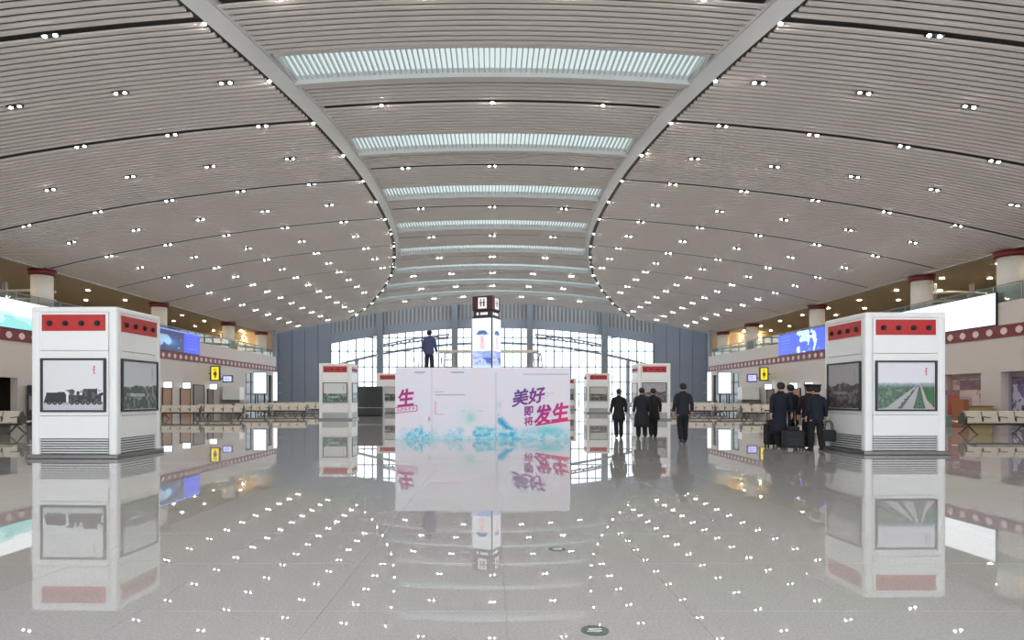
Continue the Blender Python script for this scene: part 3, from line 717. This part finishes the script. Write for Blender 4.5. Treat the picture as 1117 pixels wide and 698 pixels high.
# =================================================================== HOARDING
YH = 21.3; HX0, HX1, HH = px(431, YH), px(622, YH), pz(401, YH)
hd = empty('hoarding', ((HX0 + HX1) / 2, YH, 0)); tag(hd, 'white printed hoarding with blue watercolour and purple Chinese lettering', 'hoarding')
HW = HX1 - HX0
splits = [0, (471 - 431) / 191 * HW, (541 - 431) / 191 * HW, HW]
def hoard_art(k, w_):
    n = int(w_ * 46); A = Art(n, 108, (232, 229, 238))
    A.put(A.noise(3, 20 + k), (238, 218, 232), .45).put((A.noise(4, 30 + k) > .55) * 1.0, (224, 230, 242), .5)
    q = A.noise(7, 40 + k, 4); r = A.noise(18, 50 + k, 3)
    base = np.clip((A.Y - (.93 - .2 * q)) / .14, 0, 1)
    if k == 0: cen = np.exp(-((A.X - .62) / .3) ** 2)
    elif k == 1: cen = .1 + .9 * np.exp(-((A.X - .72) / .28) ** 2)
    else: cen = .18 + .7 * np.exp(-((A.X - .2) / .14) ** 2) + .4 * np.exp(-((A.X - .68) / .16) ** 2)
    m = np.clip(base * cen * 1.5, 0, 1) * (q > .34)
    A.put(m, (176, 226, 240), .9).put(m * (r > .47), (110, 198, 228), .75).put(m * (r > .56) * (A.Y > .8), (64, 160, 212), .7).put(m * (q > .6), (110, 212, 214), .5)
    A.put((A.Y > .955) * np.clip(.4 + q, 0, 1), (150, 220, 226), .5)
    if k == 0:
        A.rect(.52, .82, .055, .072, (150, 146, 158), .8).rect(.6, .78, .085, .095, (186, 182, 192), .7).soft(.93, .72, .02, .03, (110, 104, 130), .8)
    if k == 1:
        A.rect(.3, .5, .055, .072, (150, 146, 158), .8).rect(.02, .2, .33, .345, (168, 162, 176), .8).rect(.05, .52, .37, .39, (176, 170, 184), .8)
        A.rect(.04, .07, .46, .66, (226, 150, 186), .45).rect(.05, .2, .645, .66, (200, 140, 170), .6).soft(.6, .7, .05, .05, (96, 190, 176), .9).soft(.6, .68, .14, .12, (196, 226, 220), .7)
        A.rect(.46, .52, .6, .615, (190, 180, 196), .7).rect(.72, .8, .6, .615, (190, 180, 196), .7)
    if k == 2:
        A.rect(.36, .98, .085, .105, (196, 190, 200), .9); A.soft(.04, .52, .03, .05, (170, 216, 226), .7)
        bx = ((A.X - .02) / .20); band = np.exp(-((A.Y - (.70 + .22 * bx)) / .06) ** 2) * (bx > 0) * (bx < 1.1); A.put(band * (r > .35), (70, 186, 220), .95).put(band * (r > .55), (40, 150, 204), .8)
        for j in range(3): A.rect(.60, .78 - .06 * j, .35 + .035 * j, .362 + .035 * j, (196, 188, 204), .7)
        A.soft(.7, .88, .2, .06, (84, 206, 214), .8)
    return A
for k in range(3):
    a, b = splits[k] + .004, splits[k + 1] - .004; w_ = b - a
    pn = box('hoarding_panel', -w_ / 2, w_ / 2, 0, .06, 0, HH, WHITE, hd); pn.location.x = -HW / 2 + (a + b) / 2
    link('printed_sheet', hoard_art(k, w_).mesh('printed_sheet', w_, HH, PRINT), pn, (0, -.009, 0))
DEP = 5.6
for s in (-1, 1):
    box('side_panel', s * (HW / 2 - .03) - .03, s * (HW / 2 - .03) + .03, .06, DEP, 0, HH, WHITE, hd)
box('rear_panel', -HW / 2, HW / 2, DEP, DEP + .06, 0, HH, WHITE, hd)
# lettering: purple to pink gradient along the panel
lm_ = bpy.data.materials.new('lettering_gradient'); lm_.use_nodes = True; nt = lm_.node_tree; b_ = nt.nodes['Principled BSDF']
g_ = nt.nodes.new('ShaderNodeNewGeometry'); sp = nt.nodes.new('ShaderNodeSeparateXYZ'); mr = nt.nodes.new('ShaderNodeMapRange'); ra = nt.nodes.new('ShaderNodeValToRGB')
ad = nt.nodes.new('ShaderNodeMath'); ad.operation = 'MULTIPLY_ADD'; ad.inputs[1].default_value = -1.1; 
nt.links.new(g_.outputs['Position'], sp.inputs[0]); nt.links.new(sp.outputs['Z'], ad.inputs[0]); nt.links.new(sp.outputs['X'], ad.inputs[2])
nt.links.new(ad.outputs[0], mr.inputs['Value']); mr.inputs['From Min'].default_value = -1.2; mr.inputs['From Max'].default_value = 1.7
nt.links.new(mr.outputs[0], ra.inputs[0]); nt.links.new(ra.outputs[0], b_.inputs['Base Color']); b_.inputs['Roughness'].default_value = .5
ra.color_ramp.elements[0].color = (*lin((70, 50, 140)), 1); ra.color_ramp.elements[1].color = (*lin((232, 30, 110)), 1)
e_ = ra.color_ramp.elements.new(.5); e_.color = (*lin((150, 40, 146)), 1)
MAG = mat('magenta_print', (176, 34, 122), .5); PINKL = mat('pink_outline', (206, 90, 150), .5)
def glyph(ch, x0, x1, y0, y1, shear_y, shear_x, m, bold=.02, spread=0):   # pixel box in the photo's frame on the hoarding plane
    cu = bpy.data.curves.new('glyph', 'FONT'); cu.body = ch; cu.offset = bold; cu.extrude = .004; cu.resolution_u = 3
    t = bpy.data.objects.new('glyph', cu); C.objects.link(t)
    me = bpy.data.meshes.new_from_object(t.evaluated_get(bpy.context.evaluated_depsgraph_get()))
    bpy.data.objects.remove(t); bpy.data.curves.remove(cu)
    n = len(me.vertices); co = np.empty(n * 3); me.vertices.foreach_get('co', co); co = co.reshape(-1, 3)
    mn, mx = co.min(0), co.max(0); u = (co[:, 0] - mn[0]) / (mx[0] - mn[0]); v = (co[:, 1] - mn[1]) / (mx[1] - mn[1])
    X = px(x0 + (x1 - x0) * u, YH) + shear_x * (v - .5); Z = pz(y1 + (y0 - y1) * v, YH) + shear_y * (u - .5)
    out = np.stack([X - hd.location.x, -.016 + co[:, 2] * .8, Z], 1)
    me.vertices.foreach_set('co', out.ravel()); me.update(); me.materials.clear(); me.materials.append(m)
    if spread:                          # heavier strokes: overlapping copies a few millimetres apart in one mesh
        fs = [tuple(p.vertices) for p in me.polygons]; mb = MB()
        for i, (dx, dz) in enumerate(((0, 0), (spread, 0), (-spread, 0), (0, spread), (0, -spread))): mb.add(out + np.array([dx, -.0006 * i, dz]), fs)
        return mb.build('character', m, hd)
    return link('character', me, hd)
glyph('美', 559, 577, 424, 443, .09, .06, lm_, .024)
glyph('好', 577, 594, 422.5, 439.5, .09, .06, lm_, .008, .013)
glyph('即', 571.5, 581.5, 443, 453.5, .03, .0, lm_, .035)
glyph('将', 571.5, 581.5, 454.7, 463.8, .03, .0, lm_, .0, .008)
glyph('发', 583, 602, 441, 462.5, .08, .08, lm_, .04)
glyph('生', 602, 620.5, 439, 459.5, .08, .08, lm_, .04)
x0, x1 = px(584, YH) - hd.location.x, px(622, YH) - hd.location.x
MB().prism([(x0, pz(464.5, YH)), (x1 - .01, pz(459, YH)), (x1 - .01, pz(457.3, YH)), (x0, pz(462.5, YH))], 'y', -.024, -.012).build('underline', lm_, hd)
glyph('生', 434, 452, 424, 443.5, .06, .05, MAG, .035)
xa, xb = HX0 + .01 - hd.location.x, px(455, YH) - hd.location.x
def bar(p, q, t, m, nm):
    (ax, az), (bx, bz) = p, q; MB().prism([(ax, az - t), (bx, bz - t), (bx, bz + t), (ax, az + t)], 'y', -.022, -.012).build(nm, m, hd)
bar((xa, pz(444.6, YH)), (xb, pz(442, YH)), .016, PINKL, 'box_line'); bar((xa, pz(450.5, YH)), (xb, pz(448, YH)), .014, PINKL, 'box_line')
MB().box(xb - .015, xb + .015, -.022, -.012, pz(448, YH), pz(442, YH)).build('box_line', PINKL, hd)
for i in range(5):
    cx = xa + .10 + i * .125; z = pz(447.3 - i * .5, YH)
    MB().prism([(cx - .04, z - .05), (cx - .015, z - .05), (cx + .01, z + .05), (cx - .02, z + .05)], 'y', -.022, -.012).build('printed_stroke', PINKL, hd)
    MB().box(cx, cx + .05, -.022, -.012, z - .012 + .03 * (i % 2), z + .012 + .03 * (i % 2)).build('printed_stroke', PINKL, hd)

# =================================================================== SCREEN TOWER inside the hoarding
TW = .88; th = math.radians(23.6); d0 = 24.4
cxy = Vector((px(537, d0), d0)) + Vector((-.5 * TW * math.cos(th) + .5 * TW * math.sin(th), .5 * TW * math.sin(th) + .5 * TW * math.cos(th)))
tw = empty('screen_tower', (cxy.x, cxy.y, 0), -th); tag(tw, 'tall four-sided display tower with a maroon top above the hoarding', 'display tower')
rbox('body', 0, 0, 2.26, TW - .05, TW - .05, 4.46, .02, DARK, tw); rbox('base', 0, 0, .06, TW + .1, TW + .1, .12, .02, STEEL, tw)
rbox('neck_band', 0, 0, 4.6, TW - .12, TW - .12, .24, .02, mat('neck_dark', (62, 52, 58), .4), tw)
rbox('crown', 0, 0, 5.0, TW - .04, TW - .04, .56, .03, mat('crown_maroon', (74, 30, 38), .4), tw)
A = Art(40, 130, (244, 248, 255)); n_ = A.noise(5, 77)
A.disc(.52, .27, .26, .05, (60, 110, 170)).disc(.5, .31, .14, .03, (244, 222, 214)).rect(.2, .84, .275, .30, (84, 130, 190), .8).poly([(.44, .34), (.6, .34), (.66, .56), (.4, .56)], (244, 190, 200)).soft(.5, .5, .3, .06, (250, 226, 232), .6)
A.put((A.Y > .60) * (A.Y < .86) * np.clip(n_ * 1.5, 0, 1), (136, 162, 226), .95).put((A.Y > .72) * (A.Y < .82) * (n_ > .45), (70, 92, 180), .8).put((A.Y >= .86) * 1., (206, 226, 252)).rect(0, 1, .985, 1, (60, 60, 110))
sm_ = A.mesh('display', TW - .1, 2.1, printed('tower_display', .8))
B = Art(26, 32, (238, 238, 236)); B.rect(.22, .4, .3, .8, (70, 50, 54)).rect(.58, .76, .3, .8, (70, 50, 54)).disc(.31, .2, .09, .08, (70, 50, 54)).disc(.67, .2, .09, .08, (70, 50, 54)).rect(.14, .48, .42, .5, (70, 50, 54)).rect(.5, .84, .42, .5, (70, 50, 54))
bm_ = B.mesh('pictogram', .36, .42, printed('lit_pictogram', .8))
for k in range(4):
    R = Matrix.Rotation(k * PI / 2, 4, 'Z')
    p = link('display', sm_, tw); p.matrix_local = R @ Matrix.Translation((0, -TW / 2 - .0, 2.32))
    p = link('pictogram', bm_, tw); p.matrix_local = R @ Matrix.Translation((.02, -TW / 2 + .005, 4.79))
    for j, (x, w_) in enumerate(((-.2, .07), (-.05, .05), (.03, .05), (.11, .05), (.19, .05))):
        p = box('band_mark', x - w_ / 2, x + w_ / 2, -.012, 0, 4.555, 4.645, LITW, tw); p.matrix_local = R @ Matrix.Translation((0, -TW / 2 + .057, 0))

# =================================================================== LADDERS, BEAM
def a_ladder(x, y, h_, label, platform=None):
    o = empty('step_ladder', (x, y, 0)); tag(o, label, 'ladder')
    for s in (-1, 1):
        for q in (-1, 1):
            MB().cyl((s * .26, q * .62, 0), (s * .18, q * .05, h_), .028, n=8).build('ladder_rail', ALU, o)
    k = 0; z = .35
    while z < h_ - .1:
        t = z / h_
        for q in (-1, 1): MB().cyl((-.26 + .08 * t, q * (.62 - .57 * t), z), (.26 - .08 * t, q * (.62 - .57 * t), z), .018, n=6).build('rung', ALU, o)
        z += .32
    rbox('top_plate', 0, 0, h_ + .015, .44, .2, .03, .01, ALU, o)
    return o
YL = 26.1
a_ladder(px(490, YL), YL, 3.16, 'aluminium stepladder holding the near end of the pale beam')
lr = a_ladder(px(585, YL), YL, 3.16, 'aluminium stepladder right of the display tower'); lr.rotation_euler.z = .5
o = empty('pale_beam', (0, YL, 3.19)); tag(o, 'pale horizontal timber beam resting on the two stepladders', 'beam', kind='thing'); rbox('plank', (px(478, YL) + px(586, YL)) / 2, 0, .06, px(586, YL) - px(478, YL), .2, .11, .01, TIMBER, o)
for x in (px(482, YL), px(582, YL)): box('cleat', x - .05, x + .05, -.12, .12, .0, .02, DARK, o)
PLX = px(468, 24.0)
o = empty('work_platform', (PLX, 24.0, 0)); tag(o, 'work platform steps with handrails carrying the worker', 'platform')
box('deck', -.4, .4, -.35, .35, 2.12, 2.18, ALU, o)
for s in (-1, 1):
    MB().cyl((s * .36, -.8, 0), (s * .36, -.3, 2.12), .03, n=8).build('leg', ALU, o); MB().cyl((s * .36, .8, 0), (s * .36, .3, 2.12), .03, n=8).build('leg', ALU, o)
    MB().tube([(s * .40, -.3, 2.15), (s * .52, -.25, 2.85), (s * .44, .25, 2.9), (s * .4, .3, 2.15)], .018, 6).build('handrail', ALU, o)
for i in range(6): z = .3 + .3 * i; t = z / 2.12; MB().box(-.36, .36, -.8 + .5 * t - .06, -.8 + .5 * t + .06, z, z + .03).build('step', ALU, o)

# =================================================================== BENCHES
def make_bench():
    o = empty('waiting_bench'); n = 4; p = .62; L = n * p
    sm = MB()
    prof = [(-.62, .44), (-.60, .465), (-.45, .43), (-.24, .405), (-.20, .42), (-.22, .43), (-.44, .452), (-.60, .487), (-.64, .455)]
    sm = MB().prism([(a, b) for a, b in prof], 'x', -.28, .28).mesh('seat', SEATM)
    bk = MB().prism([(-.22, .44), (-.19, .44), (-.055, .84), (-.075, .875), (-.10, .85)], 'x', -.28, .28).mesh('backrest', SEATM)
    ar = MB().prism([(-.56, .62), (-.20, .64), (-.19, .67), (-.57, .65)], 'x', -.022, .022).prism([(-.22, .42), (-.17, .42), (-.17, .66), (-.22, .66)], 'x', -.018, .018).mesh('armrest', LEGM)
    MB().box(-L / 2, L / 2, -.05, .05, .33, .40).build('beam', LEGM, o)
    for x in (-L / 2 + .2, L / 2 - .2):
        MB().tube([(x, -.50, .0), (x, -.30, .10), (x, 0, .33), (x, .30, .10), (x, .50, .0)], .03, 8).box(x - .03, x + .03, -.42, .42, .37, .40).build('leg', LEGM, o)
    for s in (0, 1):
        for i in range(n):
            x = -L / 2 + p * (i + .5)
            for nm, me in (('seat', sm), ('backrest', bk)): link(nm, me, o, (x, 0, 0), PI * s)
        for i in range(n + 1): link('armrest', ar, o, (-L / 2 + p * i, 0, 0), PI * s)
    for x in (-L / 2 - .03, L / 2 + .03):
        MB().prism([(-.22, .38), (.22, .38), (.03, .86), (-.03, .86)], 'x', x - .012, x + .012).build('end_panel', LEGM, o)
    return o
B0 = make_bench(); firstb = True
rows = [(24.3, [19.05, 21.75]), (41.2, [17.2, 19.95]), (47.2, [14.9, 17.65, 20.4]), (53.2, [14.6, 17.35, 20.1]), (59.4, [14.9, 17.65, 20.4]), (65.6, [15.2, 17.95, 20.7])]
for s, side in ((-1, 'left'), (1, 'right')):
    for r, (d, xs_) in enumerate(rows):
        for i, x in enumerate(xs_):
            if firstb: o = B0; firstb = False
            else: o = copy_tree(B0)
            o.location = (s * x, d, 0)
            pos = ['nearest the aisle', 'farthest from the aisle'][i] if len(xs_) == 2 else ['nearest the aisle', 'in the middle', 'farthest from the aisle'][i]
            tag(o, f'beige back-to-back bench, {side} side, {ORD[r]} row from front, {pos}', 'bench', 'waiting benches')

# =================================================================== SHOP THINGS AND MACHINES
o = empty('vending_machine', (-22.75, 32.4, 0)); tag(o, 'dark vending machine with pale window behind the left kiosk', 'vending machine')
rbox('body', 0, 0, 1.0, .9, .85, 2.0, .03, mat('vending_plum', (70, 56, 70), .4), o); box('window', -.32, .32, -.44, -.425, .75, 1.45, mat('vending_pale', (150, 142, 150), .2), o); box('header', -.4, .4, -.44, -.425, 1.6, 1.9, DARK, o)
def poster(x, y, z0, w_, h_, A, label, rz=0):
    o = empty('shop_poster', (x, y, z0), rz); tag(o, label, 'poster'); link('sheet', A.mesh('sheet', w_, h_, PRINT), o); box('board', -w_ / 2 - .02, w_ / 2 + .02, .01, .04, -.02, h_ + .02, DARK, o); return o
A = Art(50, 40, (206, 176, 172)); A.rect(.2, .85, .02, .26, (120, 74, 78)).rect(.1, .5, .4, .7, (176, 150, 160)).rect(.3, .6, .6, .95, (190, 96, 84)).put(A.noise(12, 2) > .58, (120, 110, 120), .6)
poster(23.78, 31.9, .1, 2.5, 2.2, A, 'red brown shop poster behind the right kiosk', -PI / 2)
A = Art(50, 40, (188, 180, 196)); A.rect(0, 1, 0, .14, (130, 104, 108)).put((A.noise(9, 5) > .55) & (A.X < .7), (74, 74, 120), .8).rect(.35, .6, .6, .9, (60, 50, 64)).rect(.4, .8, .78, .95, (170, 60, 60))
poster(23.78, 28.5, .1, 1.7, 2.2, A, 'violet shop poster at the right edge of the picture', -PI / 2)
o = empty('shop_counter', (22.3, 30.0, 0)); tag(o, 'olive and gold shop counter with brown end by the right wall', 'counter')
rbox('body', .25, 0, .475, 1.1, .7, .95, .02, mat('olive_gold', (168, 150, 92), .5), o); rbox('end_pier', -.42, 0, .65, .26, .75, 1.3, .02, mat('counter_brown', (146, 84, 44), .5), o); box('worktop', -.27, .85, -.4, .4, .95, .99, mat('counter_top', (120, 90, 70), .4), o)
o = empty('display_stand', (22.55, 31.6, 0)); tag(o, 'teal and red display stand beside the gold counter', 'display stand')
rbox('base', 0, 0, .25, .8, .5, .5, .02, mat('teal_box', (150, 178, 178), .5), o); box('panel', -.1, .45, .0, .05, .5, 1.5, mat('stand_red', (186, 98, 86), .5), o); box('header', -.35, .45, -.02, .07, 1.5, 1.75, mat('stand_mauve', (150, 120, 130), .5), o)

# floor discs
for x, y, r, lab in ((649, 688, .083, 'dark green round floor marker nearest the camera'), (608, 599, .078, 'smaller looking green floor marker farther along the floor')):
    d = EYE * F / (y - 433); o = empty('floor_marker', (px(x, d), d, 0)); tag(o, lab, 'floor marker', 'round floor markers')
    MB().cyl((0, 0, .0005), (0, 0, .004), r, n=32).build('disc', mat('marker_green', (62, 80, 72), .3), o)
    MB().prism([(-.05, -.022), (.02, -.028), (.045, -.012), (.03, .006), (-.012, .008), (-.014, .016), (.045, .018), (.045, .03), (-.025, .03), (-.04, .014), (-.028, -.002), (.016, -.004), (.016, -.012), (-.05, -.012)], 'z', .004, .0055).build('symbol', mat('marker_pale', (206, 212, 206), .4), o)

# =================================================================== PEOPLE
def skin_mesh(name, verts, edges, radii, m, root=0, sub=1):
    me = bpy.data.meshes.new(name); me.from_pydata(verts, edges, []); o = bpy.data.objects.new(name, me); C.objects.link(o)
    md = o.modifiers.new('Skin', 'SKIN'); md.use_smooth_shade = True
    for i, r in enumerate(radii):
        d = me.skin_vertices[0].data[i]; d.radius = (r, r) if not hasattr(r, '__len__') else r; d.use_root = (i == root)
    o.modifiers.new('Sub', 'SUBSURF').levels = sub
    out = bpy.data.meshes.new_from_object(o.evaluated_get(bpy.context.evaluated_depsgraph_get()))
    bpy.data.objects.remove(o); bpy.data.meshes.remove(me)
    out.materials.clear(); out.materials.append(m); out.name = name
    return out
def person(x, y, z, h_, rz, label, coat='jacket', cm=COAT, tm_=COAT, stride=.32, phase=1, arms=((0, 0), (0, 0)), cap=False, lean=0.0, hold=(None, None), hairlen=0.0):
    S = h_ / 1.76; o = empty('person', (x, y, z), rz); tag(o, label, 'person', 'people in the hall'); o.scale = (S, S, S)
    V, Ed, Rd = [], [], []
    def v(p, r, par=None):
        V.append(p); Rd.append(r); i = len(V) - 1
        if par is not None: Ed.append((par, i))
        return i
    pel = v((0, 0, .96), .12); sp1 = v((0, lean * .3, 1.14), .115, pel); ch = v((0, lean * .6, 1.34), .13, sp1); nk = v((0, lean * .9, 1.50), .055, ch)
    hx = lean * 1.0
    j1 = v((0, hx + .01, 1.57), .062, nk); hd_ = v((0, hx + .015, 1.65), .088, j1); tp = v((0, hx, 1.72), .07, hd_)
    v((0, hx + .115, 1.63), .018, hd_)                       # nose
    for s in (-1, 1): v((s * .092, hx - .005, 1.63), .016, hd_)   # ears
    legs = []; sleeves = []
    for s in (-1, 1):
        f = s * phase; ay = f * stride / 2; lift = .0 if f > 0 else .05 * min(1, stride / .3)
        hip = v((s * .095, 0, .90), .095, pel); kn = v((s * .10, ay * .5 + .045, .50), .062, hip); an = v((s * .10, ay - (.03 if f < 0 else 0), .10 + lift), .045, kn)
        legs.append(((s * .095, 0, .90), (s * .10, ay * .5 + .045, .50), (s * .10, ay - (.03 if f < 0 else 0), .10 + lift), f, lift))
        out_, fwd = arms[0 if s < 0 else 1]
        sh = v((s * .165, lean * .7, 1.40), .045, ch); ex = s * (.232 + out_ * .35); el = v((ex, lean * .7 + fwd * .35 - .03, 1.15), .038, sh)
        wx, wy, wz = s * (.232 + out_ * .7), lean * .7 + fwd + .02, .92 + abs(fwd) * .25; wr = v((wx, wy, wz), .03, el)
        sleeves.append([(s * .12, lean * .7, 1.425), (s * .175, lean * .7, 1.405), (s * .212, lean * .7, 1.34), (ex, lean * .7 + fwd * .35 - .03, 1.15), (wx, wy, wz + .01)])
        d = (Vector((wx, wy, wz)) - Vector((ex, lean * .7 + fwd * .35 - .03, 1.15))).normalized()
        pc_ = Vector((wx, wy, wz)) + d * .06; pm_ = v(tuple(pc_), .028, wr)
        curl = Vector((-s * .02, .0, 0))
        for k, (off, ln) in enumerate(((-.030, .060), (-.010, .072), (.011, .076), (.032, .066))):
            b0 = pc_ + d * .035 + Vector((0, off, 0)); a0 = v(tuple(b0), .0105, pm_); b1 = b0 + d * ln * .55 + curl * .5; a1 = v(tuple(b1), .0095, a0); v(tuple(b1 + d * ln * .42 + curl * 1.3), .008, a1)
        t0 = Vector((wx, wy, wz)) + d * .04 + Vector((-s * .01, .034, 0)); a0 = v(tuple(t0), .012, pm_); a1 = v(tuple(t0 + d * .03 + Vector((-s * .008, .018, 0))), .0105, a0); v(tuple(t0 + d * .058 + Vector((-s * .014, .022, 0))), .009, a1)
    link('body', skin_mesh('body', V, Ed, Rd, SKIN, 0, 1), o)
    # trousers
    tv = [(0, 0, .99), (0, 0, .93)]; te = [(0, 1)]; trd = [(.15, .12), (.14, .12)]
    for (hp, kn, an, f, lift) in legs:
        b = len(tv); tv += [(hp[0], hp[1], .86), kn, (an[0], an[1], an[2] - .06)]; te += [(1, b), (b, b + 1), (b + 1, b + 2)]; trd += [.122, .096, .088]
        mb = MB(); ax, ay = an[0], an[1]; zt = lift
        mb.tube([(ax, ay - .075, .05 + zt * 1.3), (ax, ay - .03, .055 + zt), (ax, ay + .07, .045 + zt * .6), (ax, ay + .15, .032 + zt * .2), (ax, ay + .19, .025 + zt * .1)], [.03, .048, .044, .036, .016], 10)
        mb.build('shoe', SHOE, o)
    link('trousers', skin_mesh('trousers', tv, te, trd, tm_, 0, 1), o)
    hem = {'jacket': .84, 'knee': .62, 'long': .40}[coat]; fl_ = {'jacket': .0, 'knee': .02, 'long': .035}[coat]
    mb = MB(); R_ = [(0, lean * .9 + .0, 1.525, .062, .06), (0, lean * .85, 1.495, .085, .075), (0, lean * .75, 1.468, .15, .092), (0, lean * .7, 1.425, .205, .115), (0, lean * .6, 1.32, .205, .135), (0, lean * .4, 1.18, .19, .13), (0, lean * .2, 1.05, .185, .13), (0, 0, .95, .195, .14)]
    if hem < .84: R_ += [(0, 0, .80, .205 + fl_, .165 + fl_), (0, 0, hem + .1, .205 + fl_ * 1.6, .17 + fl_ * 1.6)]
    R_ += [(0, 0, hem, .20 + fl_ * 2, .16 + fl_ * 2)]
    if hem < .84: R_ += [(0, 0, hem + .01, .185 + fl_ * 2, .15 + fl_ * 2), (0, 0, .8, .17, .12)]
    mb.rings(R_[::-1], 22, (False, True)); co_ = mb.build('coat' if coat != 'jacket' else 'jacket', cm, o)
    for sl in sleeves: MB().tube(sl, [.045, .064, .068, .060, .050], 12).build('sleeve', cm, co_)
    MB().tube([(.065 * math.cos(a) * 1.1, lean * .9 + .065 * math.sin(a), 1.515) for a in np.linspace(0, 2 * PI, 15)], .018, 6, False).build('collar', cm, co_)
    # hair: shell over crown and nape
    mb = MB(); hb = hx + .0
    mb.rings([(0, hb - .045, 1.575 - hairlen, .06, .045), (0, hb - .03, 1.61, .088, .078), (0, hb - .022, 1.66, .104, .094), (0, hb - .01, 1.71, .098, .10), (0, hb - .005, 1.75, .07, .078), (0, hb - .005, 1.768, .025, .03)], 18)
    link('hair', mb.mesh('hair', HAIR), o)
    if cap:
        cp = MB().rings([(0, hb, 1.70, .108, .112), (0, hb, 1.735, .108, .112)], 20).build('cap', NAVY, o)
        MB().rings([(0, hb, 1.735, .11, .114), (0, hb + .01, 1.765, .142, .148), (0, hb + .01, 1.785, .12, .125), (0, hb + .012, 1.79, .03, .03)], 20).build('cap_crown', NAVY, cp)
        MB().prism([(-.09, hb + .09), (.09, hb + .09), (.07, hb + .165), (-.07, hb + .165)], 'z', 1.69, 1.70).build('cap_visor', SHOE, cp)
    return o
R_ = math.radians
person(px(675, 22.0), 22.0, 0, 1.68, R_(3), 'walker in black knee-length coat at the far left of the walking men', 'knee', COAT, COAT, .12, 1, ((.07, .0), (.05, .05)))
person(px(700, 21.7), 21.7, 0, 1.71, R_(-4), 'walker in long charcoal coat, left of the close pair', 'long', COAT2, COAT, .16, -1, ((.04, .05), (.02, .0)))
person(px(712.5, 22.1), 22.1, 0, 1.70, R_(4), 'walker in black coat to mid thigh, right of the close pair', 'knee', COAT, COAT, .15, 1, ((.0, .04), (.05, .02)))
person(px(745, 19.6), 19.6, 0, 1.82, R_(4), 'walker alone in short dark jacket and trousers facing the far window', 'jacket', COAT2, COAT, .22, 1, ((.05, .03), (.06, -.02)))
person(px(851.5, 17.5), 17.5, 0, 1.80, R_(-3), 'tall walker in long navy coat pulling black trolley cases', 'long', NAVY, COAT, .2, 1, ((.05, -.08), (.04, -.10)))
person(px(862, 18.3), 18.3, 0, 1.76, R_(2), 'walker partly hidden beside the tall man in navy coat', 'knee', COAT, COAT, .2, -1, ((.02, .05), (.04, .05)))
person(px(882.5, 17.6), 17.6, 0, 1.73, R_(-3), 'walker in peaked cap and brown-black jacket, left of the capped couple', 'jacket', mat('umber_cloth', (40, 26, 26), .85), COAT, .16, 1, ((.06, .04), (.0, .05)), cap=True)
person(px(890.5, 16.6), 16.6, 0, 1.70, R_(3), 'walker in peaked cap and navy jacket carrying the black handbag', 'jacket', NAVY, COAT, .2, -1, ((.0, .06), (.05, .0)), cap=True)
person(PLX, 24.0, 2.18, 1.72, R_(-14), 'worker in blue-grey jacket standing above the hoarding', 'jacket', BLUEJ, mat('dark_trousers', (40, 40, 46), .85), .1, 1, ((.03, .12), (.0, .14)), lean=.05)
# luggage
def suitcase(x, y, w_, h_, dp, rz, label, grip=1.02):
    o = empty('trolley_case', (x, y, 0), rz); tag(o, label, 'suitcase')
    rbox('body', 0, 0, .06 + h_ / 2, w_, dp, h_, .04, BAGM, o, 3); rbox('pocket', 0, -dp / 2 - .012, .06 + h_ * .36, w_ * .8, .03, h_ * .5, .01, mat('pocket_fabric', (30, 30, 33), .7), o)
    rbox('top_bag', 0, 0, .06 + h_ + .05, w_ * .55, dp * .8, .10, .03, BAGM, o, 2)
    for sx in (-1, 1):
        MB().cyl((sx * .1, dp / 2 - .04, .06 + h_ * .9), (sx * .1, dp / 2 - .0, grip), .009, n=6).build('handle_rod', STEEL, o)
        MB().cyl((sx * (w_ / 2 - .05) - .015, dp / 2 - .05, .036), (sx * (w_ / 2 - .05) + .015, dp / 2 - .05, .036), .036, n=12).build('wheel', BLACK, o)
        box('foot', sx * (w_ / 2 - .05) - .02, sx * (w_ / 2 - .05) + .02, -dp / 2 + .03, -dp / 2 + .07, 0, .065, BLACK, o)
    MB().cyl((-.12, dp / 2, grip), (.12, dp / 2, grip), .016, n=8).build('grip', BLACK, o)
    return o
suitcase(px(865, 16.95), 16.95, .52, .46, .3, R_(-6), 'bigger black trolley case standing on the right of the tall navy coat')
suitcase(px(841, 18.1), 18.1, .34, .6, .26, R_(5), 'slimmer black trolley case on the left of the tall navy coat')
hb_ = empty('handbag', (px(904.5, 16.5), 16.5, .24)); tag(hb_, 'black handbag hanging from the hand of the capped walker', 'handbag')
rbox('body', 0, 0, .17, .36, .16, .30, .05, BAGM, hb_, 3); box('zip_line', -.15, .15, -.01, .01, .318, .324, STEEL, hb_)
for q in (-.04, .04): MB().tube([(-.11, q, .30), (-.10, q, .44), (-.05, q, .53), (.03, q, .55), (.09, q, .46), (.11, q, .30)], .012, 6).build('strap', BAGM, hb_)
hb_.location.x -= .02
